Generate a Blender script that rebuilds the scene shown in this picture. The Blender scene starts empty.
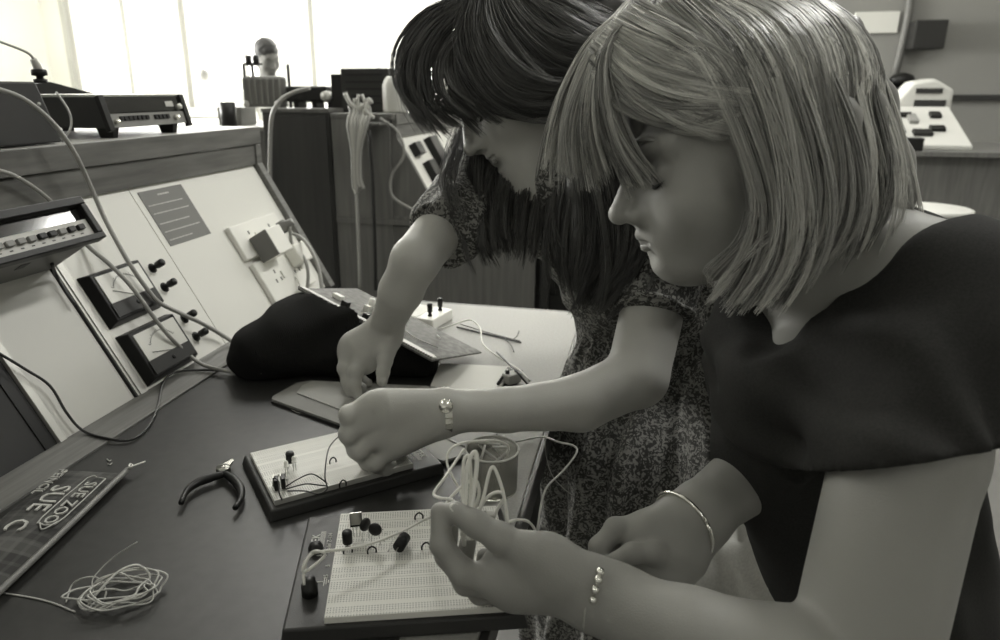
import bpy, math, random
import numpy as np
from mathutils import Vector, Matrix, Euler, Quaternion
random.seed(7); np.random.seed(7)
S = bpy.context.scene; COL = S.collection; PI = math.pi

# ------------------------------------------------------------------ camera
FPX = 700.0; CX, CY = 475.0, 314.0
_p = math.radians(17.75); _y = math.radians(13.6)
F0 = Vector((-math.sin(_y), math.cos(_y), 0)); RR = Vector((math.cos(_y), math.sin(_y), 0)); ZZ = Vector((0, 0, 1))
FF = F0*math.cos(_p) - ZZ*math.sin(_p); UU = F0*math.sin(_p) + ZZ*math.cos(_p)
CAM = Vector((0, 0, 1.20)); TZ = 0.75
cd = bpy.data.cameras.new('camera'); cam = bpy.data.objects.new('camera', cd); COL.objects.link(cam)
m = Matrix((RR, UU, -FF)).transposed().to_4x4(); m.translation = CAM; cam.matrix_world = m
cd.sensor_width = 36; cd.lens = 36*FPX/1000; cd.shift_x = .025; cd.shift_y = -.006; cd.clip_start = .02
cd.dof.use_dof = True; cd.dof.focus_distance = .78; cd.dof.aperture_fstop = 7.0
S.camera = cam
def ray(x, y): return FF + RR*((x-CX)/FPX) - UU*((y-CY)/FPX)
def P(x, y, d): return CAM + ray(x, y)*d                    # a point at camera depth d (m)
def T(x, y, z=TZ): r = ray(x, y); return CAM + r*((z-CAM.z)/r.z)
def XP(x, y, X0): r = ray(x, y); return CAM + r*((X0-CAM.x)/r.x)
def YP(x, y, Y0): r = ray(x, y); return CAM + r*((Y0-CAM.y)/r.y)
PN = Vector((math.cos(PI/6), 0, .5)); PB = Vector((-.73, 0, TZ)); PW = Vector((-.5, 0, math.cos(PI/6)))
def PL(x, y, off=0): r = ray(x, y); b = PB+PN*off; return CAM + r*(((b-CAM).dot(PN))/r.dot(PN))

# ------------------------------------------------------------------ materials
def s2l(v):
    v = v/255.0
    return v/12.92 if v <= .04045 else ((v+.055)/1.055)**2.4
def tint(l): return (l, l*.995, l*.93, 1)
def base(name):
    mt = bpy.data.materials.new(name); mt.use_nodes = True
    nt = mt.node_tree; b = nt.nodes['Principled BSDF']; return mt, nt, b
def N(nt, kind, **kw):
    n = nt.nodes.new(kind)
    for k, v in kw.items(): setattr(n, k, v)
    return n
def plain(name, v, rough=.5, metal=0, spec=.5, coat=0, bump=0, bscale=200, trans=0, alpha=1, emit=0, sss=0):
    mt, nt, b = base(name); b.inputs['Base Color'].default_value = tint(v)
    b.inputs['Roughness'].default_value = rough; b.inputs['Metallic'].default_value = metal
    b.inputs['Specular IOR Level'].default_value = spec; b.inputs['Coat Weight'].default_value = coat
    b.inputs['Transmission Weight'].default_value = trans; b.inputs['Alpha'].default_value = alpha
    if sss:
        b.inputs['Subsurface Weight'].default_value = sss; b.inputs['Subsurface Scale'].default_value = .006
        b.inputs['Subsurface Radius'].default_value = (1, .8, .6)
    if emit:
        b.inputs['Emission Color'].default_value = tint(1); b.inputs['Emission Strength'].default_value = emit
    if bump:
        tc = N(nt, 'ShaderNodeTexCoord'); no = N(nt, 'ShaderNodeTexNoise'); no.inputs['Scale'].default_value = bscale
        bp = N(nt, 'ShaderNodeBump'); bp.inputs['Strength'].default_value = bump; bp.inputs['Distance'].default_value = .002
        nt.links.new(tc.outputs['Object'], no.inputs['Vector']); nt.links.new(no.outputs['Fac'], bp.inputs['Height'])
        nt.links.new(bp.outputs['Normal'], b.inputs['Normal'])
    return mt
def ramp2(nt, fac, a, b_, p0=.3, p1=.7):
    r = N(nt, 'ShaderNodeValToRGB'); r.color_ramp.elements[0].position = p0; r.color_ramp.elements[1].position = p1
    r.color_ramp.elements[0].color = tint(a); r.color_ramp.elements[1].color = tint(b_)
    nt.links.new(fac, r.inputs['Fac']); return r
def noisy(name, a, b_, scale=(10, 10, 10), ns=1, rough=.5, detail=4, bump=0, p0=.3, p1=.7, spec=.5, metal=0, coat=0, bdist=.002):
    mt, nt, b = base(name); b.inputs['Roughness'].default_value = rough; b.inputs['Specular IOR Level'].default_value = spec
    b.inputs['Metallic'].default_value = metal; b.inputs['Coat Weight'].default_value = coat
    tc = N(nt, 'ShaderNodeTexCoord'); mp = N(nt, 'ShaderNodeMapping'); mp.inputs['Scale'].default_value = scale
    no = N(nt, 'ShaderNodeTexNoise'); no.inputs['Scale'].default_value = ns; no.inputs['Detail'].default_value = detail
    nt.links.new(tc.outputs['Object'], mp.inputs['Vector']); nt.links.new(mp.outputs['Vector'], no.inputs['Vector'])
    r = ramp2(nt, no.outputs['Fac'], a, b_, p0, p1); nt.links.new(r.outputs['Color'], b.inputs['Base Color'])
    if bump:
        bp = N(nt, 'ShaderNodeBump'); bp.inputs['Strength'].default_value = bump; bp.inputs['Distance'].default_value = bdist
        nt.links.new(no.outputs['Fac'], bp.inputs['Height']); nt.links.new(bp.outputs['Normal'], b.inputs['Normal'])
    return mt
def board_mat(name, base_v, hole_v, pitch=.00254):
    """white breadboard plastic: a grid of dark contact holes broken by channels (object coordinates)."""
    mt, nt, b = base(name); b.inputs['Roughness'].default_value = .55
    tc = N(nt, 'ShaderNodeTexCoord'); sp = N(nt, 'ShaderNodeSeparateXYZ'); nt.links.new(tc.outputs['Object'], sp.inputs[0])
    def M(op, a, c=None):
        n = N(nt, 'ShaderNodeMath', operation=op)
        for i, v in enumerate((a, c)):
            if v is None: continue
            if isinstance(v, (int, float)): n.inputs[i].default_value = v
            else: nt.links.new(v, n.inputs[i])
        return n.outputs[0]
    fx = M('ABSOLUTE', M('SUBTRACT', M('FRACT', M('DIVIDE', sp.outputs[0], pitch)), .5))
    fy = M('ABSOLUTE', M('SUBTRACT', M('FRACT', M('DIVIDE', sp.outputs[1], pitch)), .5))
    hole = M('MULTIPLY', M('LESS_THAN', fx, .25), M('LESS_THAN', fy, .25))
    # rows in a 21.6-pitch strip: channel + rail gaps carry no holes
    row = M('FRACT', M('DIVIDE', sp.outputs[1], pitch*21))
    def band(c, w): return M('LESS_THAN', M('ABSOLUTE', M('SUBTRACT', row, c)), w)
    keep = M('SUBTRACT', 1.0, M('MINIMUM', M('ADD', M('ADD', band(.5, .05), band(.19, .035)), M('ADD', band(.81, .035), band(0.0, .03))), 1.0))
    hole = M('MULTIPLY', hole, keep)
    line = M('MINIMUM', M('ADD', band(.5, .008), M('ADD', band(.0, .006), band(.19, .006))), 1.0)
    fac = M('MINIMUM', M('ADD', hole, M('MULTIPLY', line, .7)), 1.0)
    mx = N(nt, 'ShaderNodeMixRGB'); nt.links.new(fac, mx.inputs['Fac'])
    mx.inputs['Color1'].default_value = tint(base_v); mx.inputs['Color2'].default_value = tint(hole_v)
    nt.links.new(mx.outputs['Color'], b.inputs['Base Color']); return mt
def floral(name, dark, light, scale=70):
    mt, nt, b = base(name); b.inputs['Roughness'].default_value = .8; b.inputs['Specular IOR Level'].default_value = .2
    tc = N(nt, 'ShaderNodeTexCoord'); n1 = N(nt, 'ShaderNodeTexNoise'); n1.inputs['Scale'].default_value = scale*.6
    mx = N(nt, 'ShaderNodeMixRGB'); mx.inputs['Fac'].default_value = .035
    nt.links.new(tc.outputs['Object'], n1.inputs['Vector']); nt.links.new(tc.outputs['Object'], mx.inputs['Color1']); nt.links.new(n1.outputs['Color'], mx.inputs['Color2'])
    v = N(nt, 'ShaderNodeTexVoronoi'); v.feature = 'F1'; v.inputs['Scale'].default_value = scale
    nt.links.new(mx.outputs['Color'], v.inputs['Vector'])
    # little rings and blots: sine of the cell distance
    m1 = N(nt, 'ShaderNodeMath', operation='MULTIPLY'); m1.inputs[1].default_value = 11; nt.links.new(v.outputs['Distance'], m1.inputs[0])
    m2 = N(nt, 'ShaderNodeMath', operation='SINE'); nt.links.new(m1.outputs[0], m2.inputs[0])
    n2 = N(nt, 'ShaderNodeTexNoise'); n2.inputs['Scale'].default_value = scale*2.2; nt.links.new(tc.outputs['Object'], n2.inputs['Vector'])
    m3 = N(nt, 'ShaderNodeMath', operation='MULTIPLY_ADD'); nt.links.new(m2.outputs[0], m3.inputs[0]); m3.inputs[1].default_value = .22; nt.links.new(n2.outputs['Fac'], m3.inputs[2])
    r = ramp2(nt, m3.outputs[0], dark, light, .42, .68); nt.links.new(r.outputs['Color'], b.inputs['Base Color'])
    bp = N(nt, 'ShaderNodeBump'); bp.inputs['Strength'].default_value = .3; bp.inputs['Distance'].default_value = .001
    n3 = N(nt, 'ShaderNodeTexNoise'); n3.inputs['Scale'].default_value = 400; nt.links.new(tc.outputs['Object'], n3.inputs['Vector'])
    nt.links.new(n3.outputs['Fac'], bp.inputs['Height']); nt.links.new(bp.outputs['Normal'], b.inputs['Normal'])
    return mt
def plaid(name):
    mt, nt, b = base(name); b.inputs['Roughness'].default_value = .85
    tc = N(nt, 'ShaderNodeTexCoord'); sp = N(nt, 'ShaderNodeSeparateXYZ'); nt.links.new(tc.outputs['Object'], sp.inputs[0])
    def wv(sock, f, ph, th):
        a = N(nt, 'ShaderNodeMath', operation='MULTIPLY_ADD'); a.inputs[1].default_value = f; a.inputs[2].default_value = ph; nt.links.new(sock, a.inputs[0])
        s = N(nt, 'ShaderNodeMath', operation='SINE'); nt.links.new(a.outputs[0], s.inputs[0])
        g = N(nt, 'ShaderNodeMath', operation='GREATER_THAN'); g.inputs[1].default_value = th; nt.links.new(s.outputs[0], g.inputs[0]); return g.outputs[0]
    acc = None
    for sock, f, ph, th, w in ((sp.outputs[0], 130, 0, .2, .35), (sp.outputs[0], 420, 1, .6, .25), (sp.outputs[1], 110, 1, .1, .35), (sp.outputs[1], 500, 0, .6, .25)):
        g = wv(sock, f, ph, th); mm = N(nt, 'ShaderNodeMath', operation='MULTIPLY_ADD'); mm.inputs[1].default_value = w
        nt.links.new(g, mm.inputs[0])
        if acc is None: mm.inputs[2].default_value = 0
        else: nt.links.new(acc, mm.inputs[2])
        acc = mm.outputs[0]
    r = ramp2(nt, acc, .022, .085, 0, 1); nt.links.new(r.outputs['Color'], b.inputs['Base Color']); return mt
def hair_mat(name, dark, light, rough=.38):
    mt, nt, b = base(name); b.inputs['Roughness'].default_value = rough; b.inputs['Specular IOR Level'].default_value = .6
    g = N(nt, 'ShaderNodeAttribute', attribute_name='tone')
    r = ramp2(nt, g.outputs['Fac'], dark, light, .1, .9)
    nt.links.new(r.outputs['Color'], b.inputs['Base Color']); return mt

M = dict(
    mat_top=noisy('dark_bench_mat', .021, .031, (60, 60, 60), rough=.42, bump=.05),
    laminate=noisy('pale_laminate', .27, .33, (300, 300, 300), rough=.55, spec=.3),
    wood_mid=noisy('brown_wood', .10, .17, (150, 6, 60), rough=.5, detail=6, p0=.35, p1=.65),
    wood_edge=noisy('edge_wood', .11, .19, (120, 8, 120), rough=.5, detail=6),
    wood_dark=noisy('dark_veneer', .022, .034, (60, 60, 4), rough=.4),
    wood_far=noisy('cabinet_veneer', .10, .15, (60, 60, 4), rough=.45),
    panel=plain('white_panel', .74, .45), panel_grey=plain('light_grey_panel', .60, .45),
    alu=plain('strip_metal', .50, .45, metal=.6), gap=plain('black_gap', .01, .8),
    black=plain('black_plastic', .010, .42, spec=.3), black_soft=plain('black_matte', .014, .65), dark=plain('dark_grey_plastic', .028, .45, spec=.35),
    grey=plain('grey_plastic', .16, .45), midgrey=plain('mid_grey', .22, .5), light=plain('light_grey_plastic', .5, .45),
    white=plain('white_plastic', .8, .4), paper=plain('white_paper', .74, .7), card=plain('grey_card', .24, .6), envelope=plain('grey_envelope', .36, .6),
    metal=plain('bright_metal', .7, .22, metal=1), steel=plain('steel', .45, .3, metal=1), silver=plain('silver', .85, .18, metal=1),
    cable_grey=plain('grey_cable', .30, .5), cable_white=plain('white_wire', .72, .45), cable_dark=plain('black_wire', .015, .4), wire_grey=plain('pale_wire', .42, .4),
    ink=plain('printed_ink', .05, .6), ink_white=plain('printed_white', .6, .6), glass_dark=plain('dark_display', .02, .12, coat=.5),
    glass=plain('clear_plastic', .9, .08, trans=.92), board=board_mat('breadboard_plastic', .72, .25), board_base=plain('breadboard_base', .022, .5, bump=.1, bscale=900),
    notice=plain('grey_notice', .155, .5), meter_face=plain('meter_face', .72, .35), knit=None,
    skin=plain('skin', .44, .5, sss=.05, spec=.3, bump=.12, bscale=900), skin_warm=plain('skin_of_blonde_woman', .28, .5, sss=.05, spec=.3, bump=.12, bscale=900), skin_backlit=plain('backlit_skin', .16, .6, spec=.2), skin_nail=plain('fingernail', .5, .3), lip=plain('lip', .24, .45), shirt=noisy('dark_tee_cloth', .020, .030, (500, 500, 500), rough=.9, spec=.2, bump=.2, bdist=.0006),
    trousers=noisy('pale_trouser_cloth', .40, .48, (300, 300, 300), rough=.85, spec=.2, bump=.1), dress=floral('floral_dress_cloth', .05, .25, 105),
    plaid=plaid('plaid_cloth'), chalk=plain('white_marker', .42, .7),
    hair_blonde=hair_mat('blonde_hair', .07, .74), hair_brown=hair_mat('brown_hair', .020, .13), lash=plain('dark_lash', .02, .6),
    wall=plain('painted_wall', .22, .7), wall_grey=plain('grey_wall', .30, .7), wall_white=plain('white_wall', .8, .6), floor=noisy('vinyl_floor', .10, .14, (5, 5, 5), rough=.5), ceil=plain('ceiling_paint', .55, .8),
    pcb=noisy('circuit_board', .10, .17, (90, 90, 90), rough=.7, p0=.4, p1=.6), lamp=plain('lamp_diffuser', .9, .5, emit=3.0), blind=plain('window_blind', .8, .6), coat_white=plain('white_coat', .75, .8))
mt, nt, b = base('black_knit'); b.inputs['Roughness'].default_value = .95; b.inputs['Base Color'].default_value = tint(.013); b.inputs['Specular IOR Level'].default_value = .2
tc = N(nt, 'ShaderNodeTexCoord'); w = N(nt, 'ShaderNodeTexWave'); w.inputs['Scale'].default_value = 130; w.inputs['Distortion'].default_value = 3; w.inputs['Detail'].default_value = 1
bp = N(nt, 'ShaderNodeBump'); bp.inputs['Strength'].default_value = .8; bp.inputs['Distance'].default_value = .002
nt.links.new(tc.outputs['Object'], w.inputs['Vector']); nt.links.new(w.outputs['Fac'], bp.inputs['Height']); nt.links.new(bp.outputs['Normal'], b.inputs['Normal'])
M['knit'] = mt

# ------------------------------------------------------------------ objects
LOC = {}
def mat_of(o): return LOC.get(o.name, Matrix.Identity(4)) if o else Matrix.Identity(4)
def props(o, label=None, cat=None, group=None, kind=None):
    if label: o['label'] = label
    if cat: o['category'] = cat
    if group: o['group'] = group
    if kind: o['kind'] = kind
    return o
def thing(name, label, cat, mtx=None, group=None, kind=None):
    o = bpy.data.objects.new(name, None); COL.objects.link(o); o.empty_display_size = .02
    mtx = mtx if isinstance(mtx, Matrix) else Matrix.Translation(mtx or (0, 0, 0))
    o.matrix_world = mtx; LOC[o.name] = mtx.copy(); return props(o, label, cat, group, kind)
def frame(o, x, y=None, z=None):
    """matrix with origin o and axes x,(y),z orthonormalised (x kept)."""
    x = Vector(x).normalized()
    if z is None: y = Vector(y); y = (y-x*y.dot(x)).normalized(); z = x.cross(y)
    else: z = Vector(z); z = (z-x*z.dot(x)).normalized(); y = z.cross(x)
    m = Matrix((x, y, z)).transposed().to_4x4(); m.translation = Vector(o); return m
class MB:
    def __init__(s, mtx=None): s.v = []; s.f = []; s.m = []; s.mi = 0; s.M = mtx or Matrix.Identity(4); s.sm = []
    def add(s, vs, fs, smooth=False):
        k = len(s.v); s.v += [s.M @ Vector(v) for v in vs]; s.f += [tuple(i+k for i in f) for f in fs]; s.m += [s.mi]*len(fs); s.sm += [smooth]*len(fs); return s
    def box(s, c, d, rot=None):
        hx, hy, hz = d[0]/2, d[1]/2, d[2]/2; R = rot.to_matrix() if rot else Matrix.Identity(3); c = Vector(c)
        vs = [c+R @ Vector((sx*hx, sy*hy, sz*hz)) for sx in (-1, 1) for sy in (-1, 1) for sz in (-1, 1)]
        return s.add(vs, [(0, 1, 3, 2), (4, 6, 7, 5), (0, 4, 5, 1), (2, 3, 7, 6), (0, 2, 6, 4), (1, 5, 7, 3)])
    def b2(s, a, b): a = Vector(a); b = Vector(b); return s.box((a+b)/2, (abs(b.x-a.x), abs(b.y-a.y), abs(b.z-a.z)))
    def prism(s, poly, z0, z1, axis='z'):
        n = len(poly)
        def mk(p, z): return {'z': (p[0], p[1], z), 'y': (p[0], z, p[1]), 'x': (z, p[0], p[1])}[axis]
        vs = [mk(p, z0) for p in poly]+[mk(p, z1) for p in poly]
        return s.add(vs, [tuple(range(n))[::-1], tuple(range(n, 2*n))]+[(i, (i+1) % n, n+(i+1) % n, n+i) for i in range(n)])
    def hexa(s, lo, hi):                    # two quads (4 points each) joined
        return s.add(list(lo)+list(hi), [(3, 2, 1, 0), (4, 5, 6, 7), (0, 1, 5, 4), (1, 2, 6, 5), (2, 3, 7, 6), (3, 0, 4, 7)])
    def lathe(s, prof, n=24, mtx=None):
        mtx = mtx or Matrix.Identity(4); vs = []; fs = []
        for r, z in prof:
            for i in range(n): a = 2*PI*i/n; vs.append(mtx @ Vector((r*math.cos(a), r*math.sin(a), z)))
        for j in range(len(prof)-1):
            for i in range(n): fs.append((j*n+i, j*n+(i+1) % n, (j+1)*n+(i+1) % n, (j+1)*n+i))
        fs.append(tuple(range(n))[::-1]); fs.append(tuple(range((len(prof)-1)*n, len(prof)*n)))
        return s.add(vs, fs, True)
    def cyl(s, a, b, r, r2=None, n=16):
        a = Vector(a); b = Vector(b); d = b-a; m = frame(a, d.orthogonal(), z=d)
        return s.lathe([(r, 0), (r2 if r2 is not None else r, d.length)], n, m)
    def tube(s, pts, r, n=6, smooth=3):
        pts = [Vector(p) for p in pts]
        if smooth and len(pts) > 2: pts = cr(pts, smooth)
        L = len(pts); t0 = (pts[1]-pts[0]).normalized(); u = t0.orthogonal().normalized(); vs = []; fs = []
        for i, p in enumerate(pts):
            t = (pts[min(i+1, L-1)]-pts[max(i-1, 0)]).normalized(); u = (u-t*u.dot(t)).normalized(); w = t.cross(u)
            rr = r(i/(L-1)) if callable(r) else r
            for k in range(n): a = 2*PI*k/n; vs.append(p+(u*math.cos(a)+w*math.sin(a))*rr)
        for i in range(L-1):
            for k in range(n): fs.append((i*n+k, i*n+(k+1) % n, (i+1)*n+(k+1) % n, (i+1)*n+k))
        fs.append(tuple(range(n))[::-1]); fs.append(tuple(range((L-1)*n, L*n)))
        return s.add(vs, fs, True)
    def ball(s, c, r, n=12):
        c = Vector(c); r = r if hasattr(r, '__len__') else (r, r, r); vs = []; fs = []; h = n//2
        for j in range(1, h):
            th = PI*j/h
            for i in range(n): a = 2*PI*i/n; vs.append(c+Vector((r[0]*math.sin(th)*math.cos(a), r[1]*math.sin(th)*math.sin(a), r[2]*math.cos(th))))
        vs += [c+Vector((0, 0, r[2])), c-Vector((0, 0, r[2]))]; t = len(vs)-2
        for j in range(h-2):
            for i in range(n): fs.append((j*n+i, (j+1)*n+i, (j+1)*n+(i+1) % n, j*n+(i+1) % n))
        for i in range(n): fs.append((t, i, (i+1) % n)); fs.append((t+1, (h-2)*n+(i+1) % n, (h-2)*n+i))
        return s.add(vs, fs, True)
    def text(s, txt, size, mtx, depth=.0002, ax='CENTER'):
        cu = bpy.data.curves.new('t', 'FONT'); cu.body = txt; cu.size = size; cu.extrude = depth; cu.align_x = ax; cu.align_y = 'CENTER'; cu.resolution_u = 2
        ob = bpy.data.objects.new('t', cu); COL.objects.link(ob); dg = bpy.context.evaluated_depsgraph_get()
        me = bpy.data.meshes.new_from_object(ob.evaluated_get(dg)); s.add([mtx @ v.co for v in me.vertices], [tuple(p.vertices) for p in me.polygons])
        bpy.data.objects.remove(ob); bpy.data.meshes.remove(me); bpy.data.curves.remove(cu); return s
    def build(s, name, mats, parent=None, bevel=0, world=True, **pr):
        inv = mat_of(parent).inverted() if (parent and world) else Matrix.Identity(4)
        me = bpy.data.meshes.new(name); me.from_pydata([tuple(inv @ v) for v in s.v], [], s.f)
        mats = mats if isinstance(mats, (list, tuple)) else [mats]
        for mm in mats: me.materials.append(M[mm] if isinstance(mm, str) else mm)
        for i, p in enumerate(me.polygons): p.material_index = s.m[i]; p.use_smooth = s.sm[i]
        me.update()
        o = bpy.data.objects.new(name, me); COL.objects.link(o)
        if parent: o.parent = parent; LOC[o.name] = mat_of(parent).copy()
        if bevel:
            bv = o.modifiers.new('bevel', 'BEVEL'); bv.width = bevel; bv.segments = 2; bv.limit_method = 'ANGLE'; bv.angle_limit = .6
        return props(o, **pr)
def cr(pts, n):
    """Catmull-Rom resampling"""
    q = [pts[0]*2-pts[1]]+list(pts)+[pts[-1]*2-pts[-2]]; out = []
    for i in range(1, len(q)-2):
        a, b, c, d = q[i-1:i+3]
        for k in range(n):
            t = k/n; out.append(.5*((2*b)+(c-a)*t+(2*a-5*b+4*c-d)*t*t+(3*b-a-3*c+d)*t**3))
    out.append(q[-2]); return out
def wire(name, pts, r, mat, label=None, cat=None, parent=None, group=None, n=6, sm=5, kind=None):
    return MB().tube(pts, r, n, sm).build(name, mat, parent, label=label, cat=cat, group=group, kind=kind)
def copy_tree(root, mtx, **pr):
    r = root.copy(); COL.objects.link(r); r.matrix_world = mtx; LOC[r.name] = mtx.copy(); props(r, **pr)
    for ch in list(root.children):
        c = ch.copy(); COL.objects.link(c); c.parent = r
        for g in list(ch.children):
            d = g.copy(); COL.objects.link(d); d.parent = c
    return r
def struct(name, mb, mat, bevel=0): return mb.build(name, mat, None, bevel, kind='structure')
# ================================================================== SETTING
RX0, RX1, RY0, RY1, RH = -7.2, 3.4, -3.2, 7.6, 3.3
struct('floor', MB().b2((RX0, RY0, -.05), (RX1, RY1, 0)), 'floor')
struct('ceiling', MB().b2((RX0, RY0, RH), (RX1, RY1, RH+.05)), 'ceil')
struct('wall_left', MB().b2((RX0-.1, RY0, 0), (RX0, RY1, RH)), 'wall_white')
struct('wall_right', MB().b2((RX1, RY0, 0), (RX1+.1, RY1, RH)), 'wall_grey')
struct('wall_front', MB().b2((RX0, RY0-.1, 0), (RX1, RY0, RH)), 'wall')
wx = [-6.9, -5.35, -3.75, -2.15, -.55]            # window openings in the far wall
mb = MB().b2((RX0, RY1, 0), (RX1, RY1+.12, .95)).b2((RX0, RY1, 2.75), (RX1, RY1+.12, RH)).b2((RX0, RY1, .95), (wx[0], RY1+.12, 2.75))
struct('wall_back', mb, 'wall_white')
struct('wall_back', MB().b2((wx[-1], RY1, .95), (RX1, RY1+.12, 2.75)), 'wall_grey')
for i in range(4):
    a, b_ = wx[i], wx[i+1]
    fr = MB()
    for x in (a, b_-.05): fr.b2((x, RY1-.02, .95), (x+.05, RY1+.1, 2.75))
    for z in (.95, 2.70): fr.b2((a+.05, RY1-.02, z), (b_-.05, RY1+.1, z+.05))
    fr.b2((a+.8, RY1+.02, 1.0), (a+.83, RY1+.06, 2.7))
    o = struct('window_%d' % (i+1), fr, 'light')
    MB().b2((a+.05, RY1+.03, 1.0), (b_-.05, RY1+.036, 2.7)).build('window_pane', 'glass', o)
struct('trim_1', MB().b2((wx[0]-.1, RY1-.16, .91), (wx[-1]+.1, RY1, .95)), 'white')
# grey conduit slanting down the far wall at the right
MB().tube([YP(893, 82, RY1-.04), YP(906, 28, RY1-.04), YP(913, -20, RY1-.04)], .035, 10).build('wall_pipe', 'grey', label='grey pipe slanting down the far wall at the right', cat='pipe')
MB().b2(YP(856, 12, RY1-.04), YP(896, 33, RY1-.01)).build('notice_board', 'white', bevel=.004, label='white board mounted high on the grey far wall', cat='board')
MB().b2(YP(917, 20, RY1-.25), YP(934, 50, RY1-.01)).build('wall_box', 'dark', bevel=.01, label='dark box fixed on the grey wall above right-hand bench', cat='box')
# ceiling lamps
LAMPS = ((1.3, 1.9, 46), (1.3, 4.2, 42), (-1.6, 3.4, 44), (-1.6, 6.0, 26), (-1.6, -1.6, 5), (1.3, -1.6, 4))
for x, y, _ in LAMPS:
    t = thing('ceiling_light', 'fluorescent ceiling lamp with plain diffuser above the benches', 'light', (x, y, RH-.09), group='ceiling lamps')
    MB().b2((x-.16, y-.65, RH-.06), (x+.16, y+.65, RH)).build('lamp_body', 'white', t)
    MB().b2((x-.14, y-.62, RH-.09), (x+.14, y+.62, RH-.06)).build('diffuser', 'lamp', t, bevel=.01)

# ================================================================== BENCH + CONSOLE (two of each)
def bench(y0, y1, near=True):
    t = thing('workbench', 'long laboratory workbench with dark mat and pale laminate top in the foreground' if near else 'laboratory workbench of the next row behind the two women', 'table', (-.4, y0, 0))
    MB().b2((-.80, y0, .72), (-.112, y1, TZ)).build('tabletop', 'laminate', t, .002)
    MB().b2((-.112, y0, .716), (-.104, y1, TZ)).build('edge_strip', 'dark', t, .002)
    MB().b2((-.80, y1, .716), (-.104, y1+.008, TZ)).build('end_strip', 'wood_edge', t, .002)
    if near:
        MB().b2((-.672, y0, TZ), (-.178, 1.08, TZ+.0016)).build('bench_mat', 'mat_top', t)
    MB().b2((-.732, y0, TZ), (-.672, y1-.005, TZ+.005)).build('upstand', 'wood_edge', t, .001)
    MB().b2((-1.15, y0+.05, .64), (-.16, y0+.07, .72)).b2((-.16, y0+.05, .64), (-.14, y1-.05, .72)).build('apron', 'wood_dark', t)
    for x, y in ((-.18, y0+.06), (-.18, y1-.08), (-1.1, y0+.06), (-1.1, y1-.08)):
        MB().b2((x-.025, y-.025, 0), (x+.025, y+.025, .72)).build('leg', 'dark', t, .003)
    if not near:
        MB().b2((-1.38, y0, 0), (-.37, y0+.018, .715)).build('end_panel', 'wood_far', t)
        MB().b2((-1.2, y0-.006, .725), (-.104, y0, .752)).build('rail', 'wood_far', t, .002)
    return t
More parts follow.
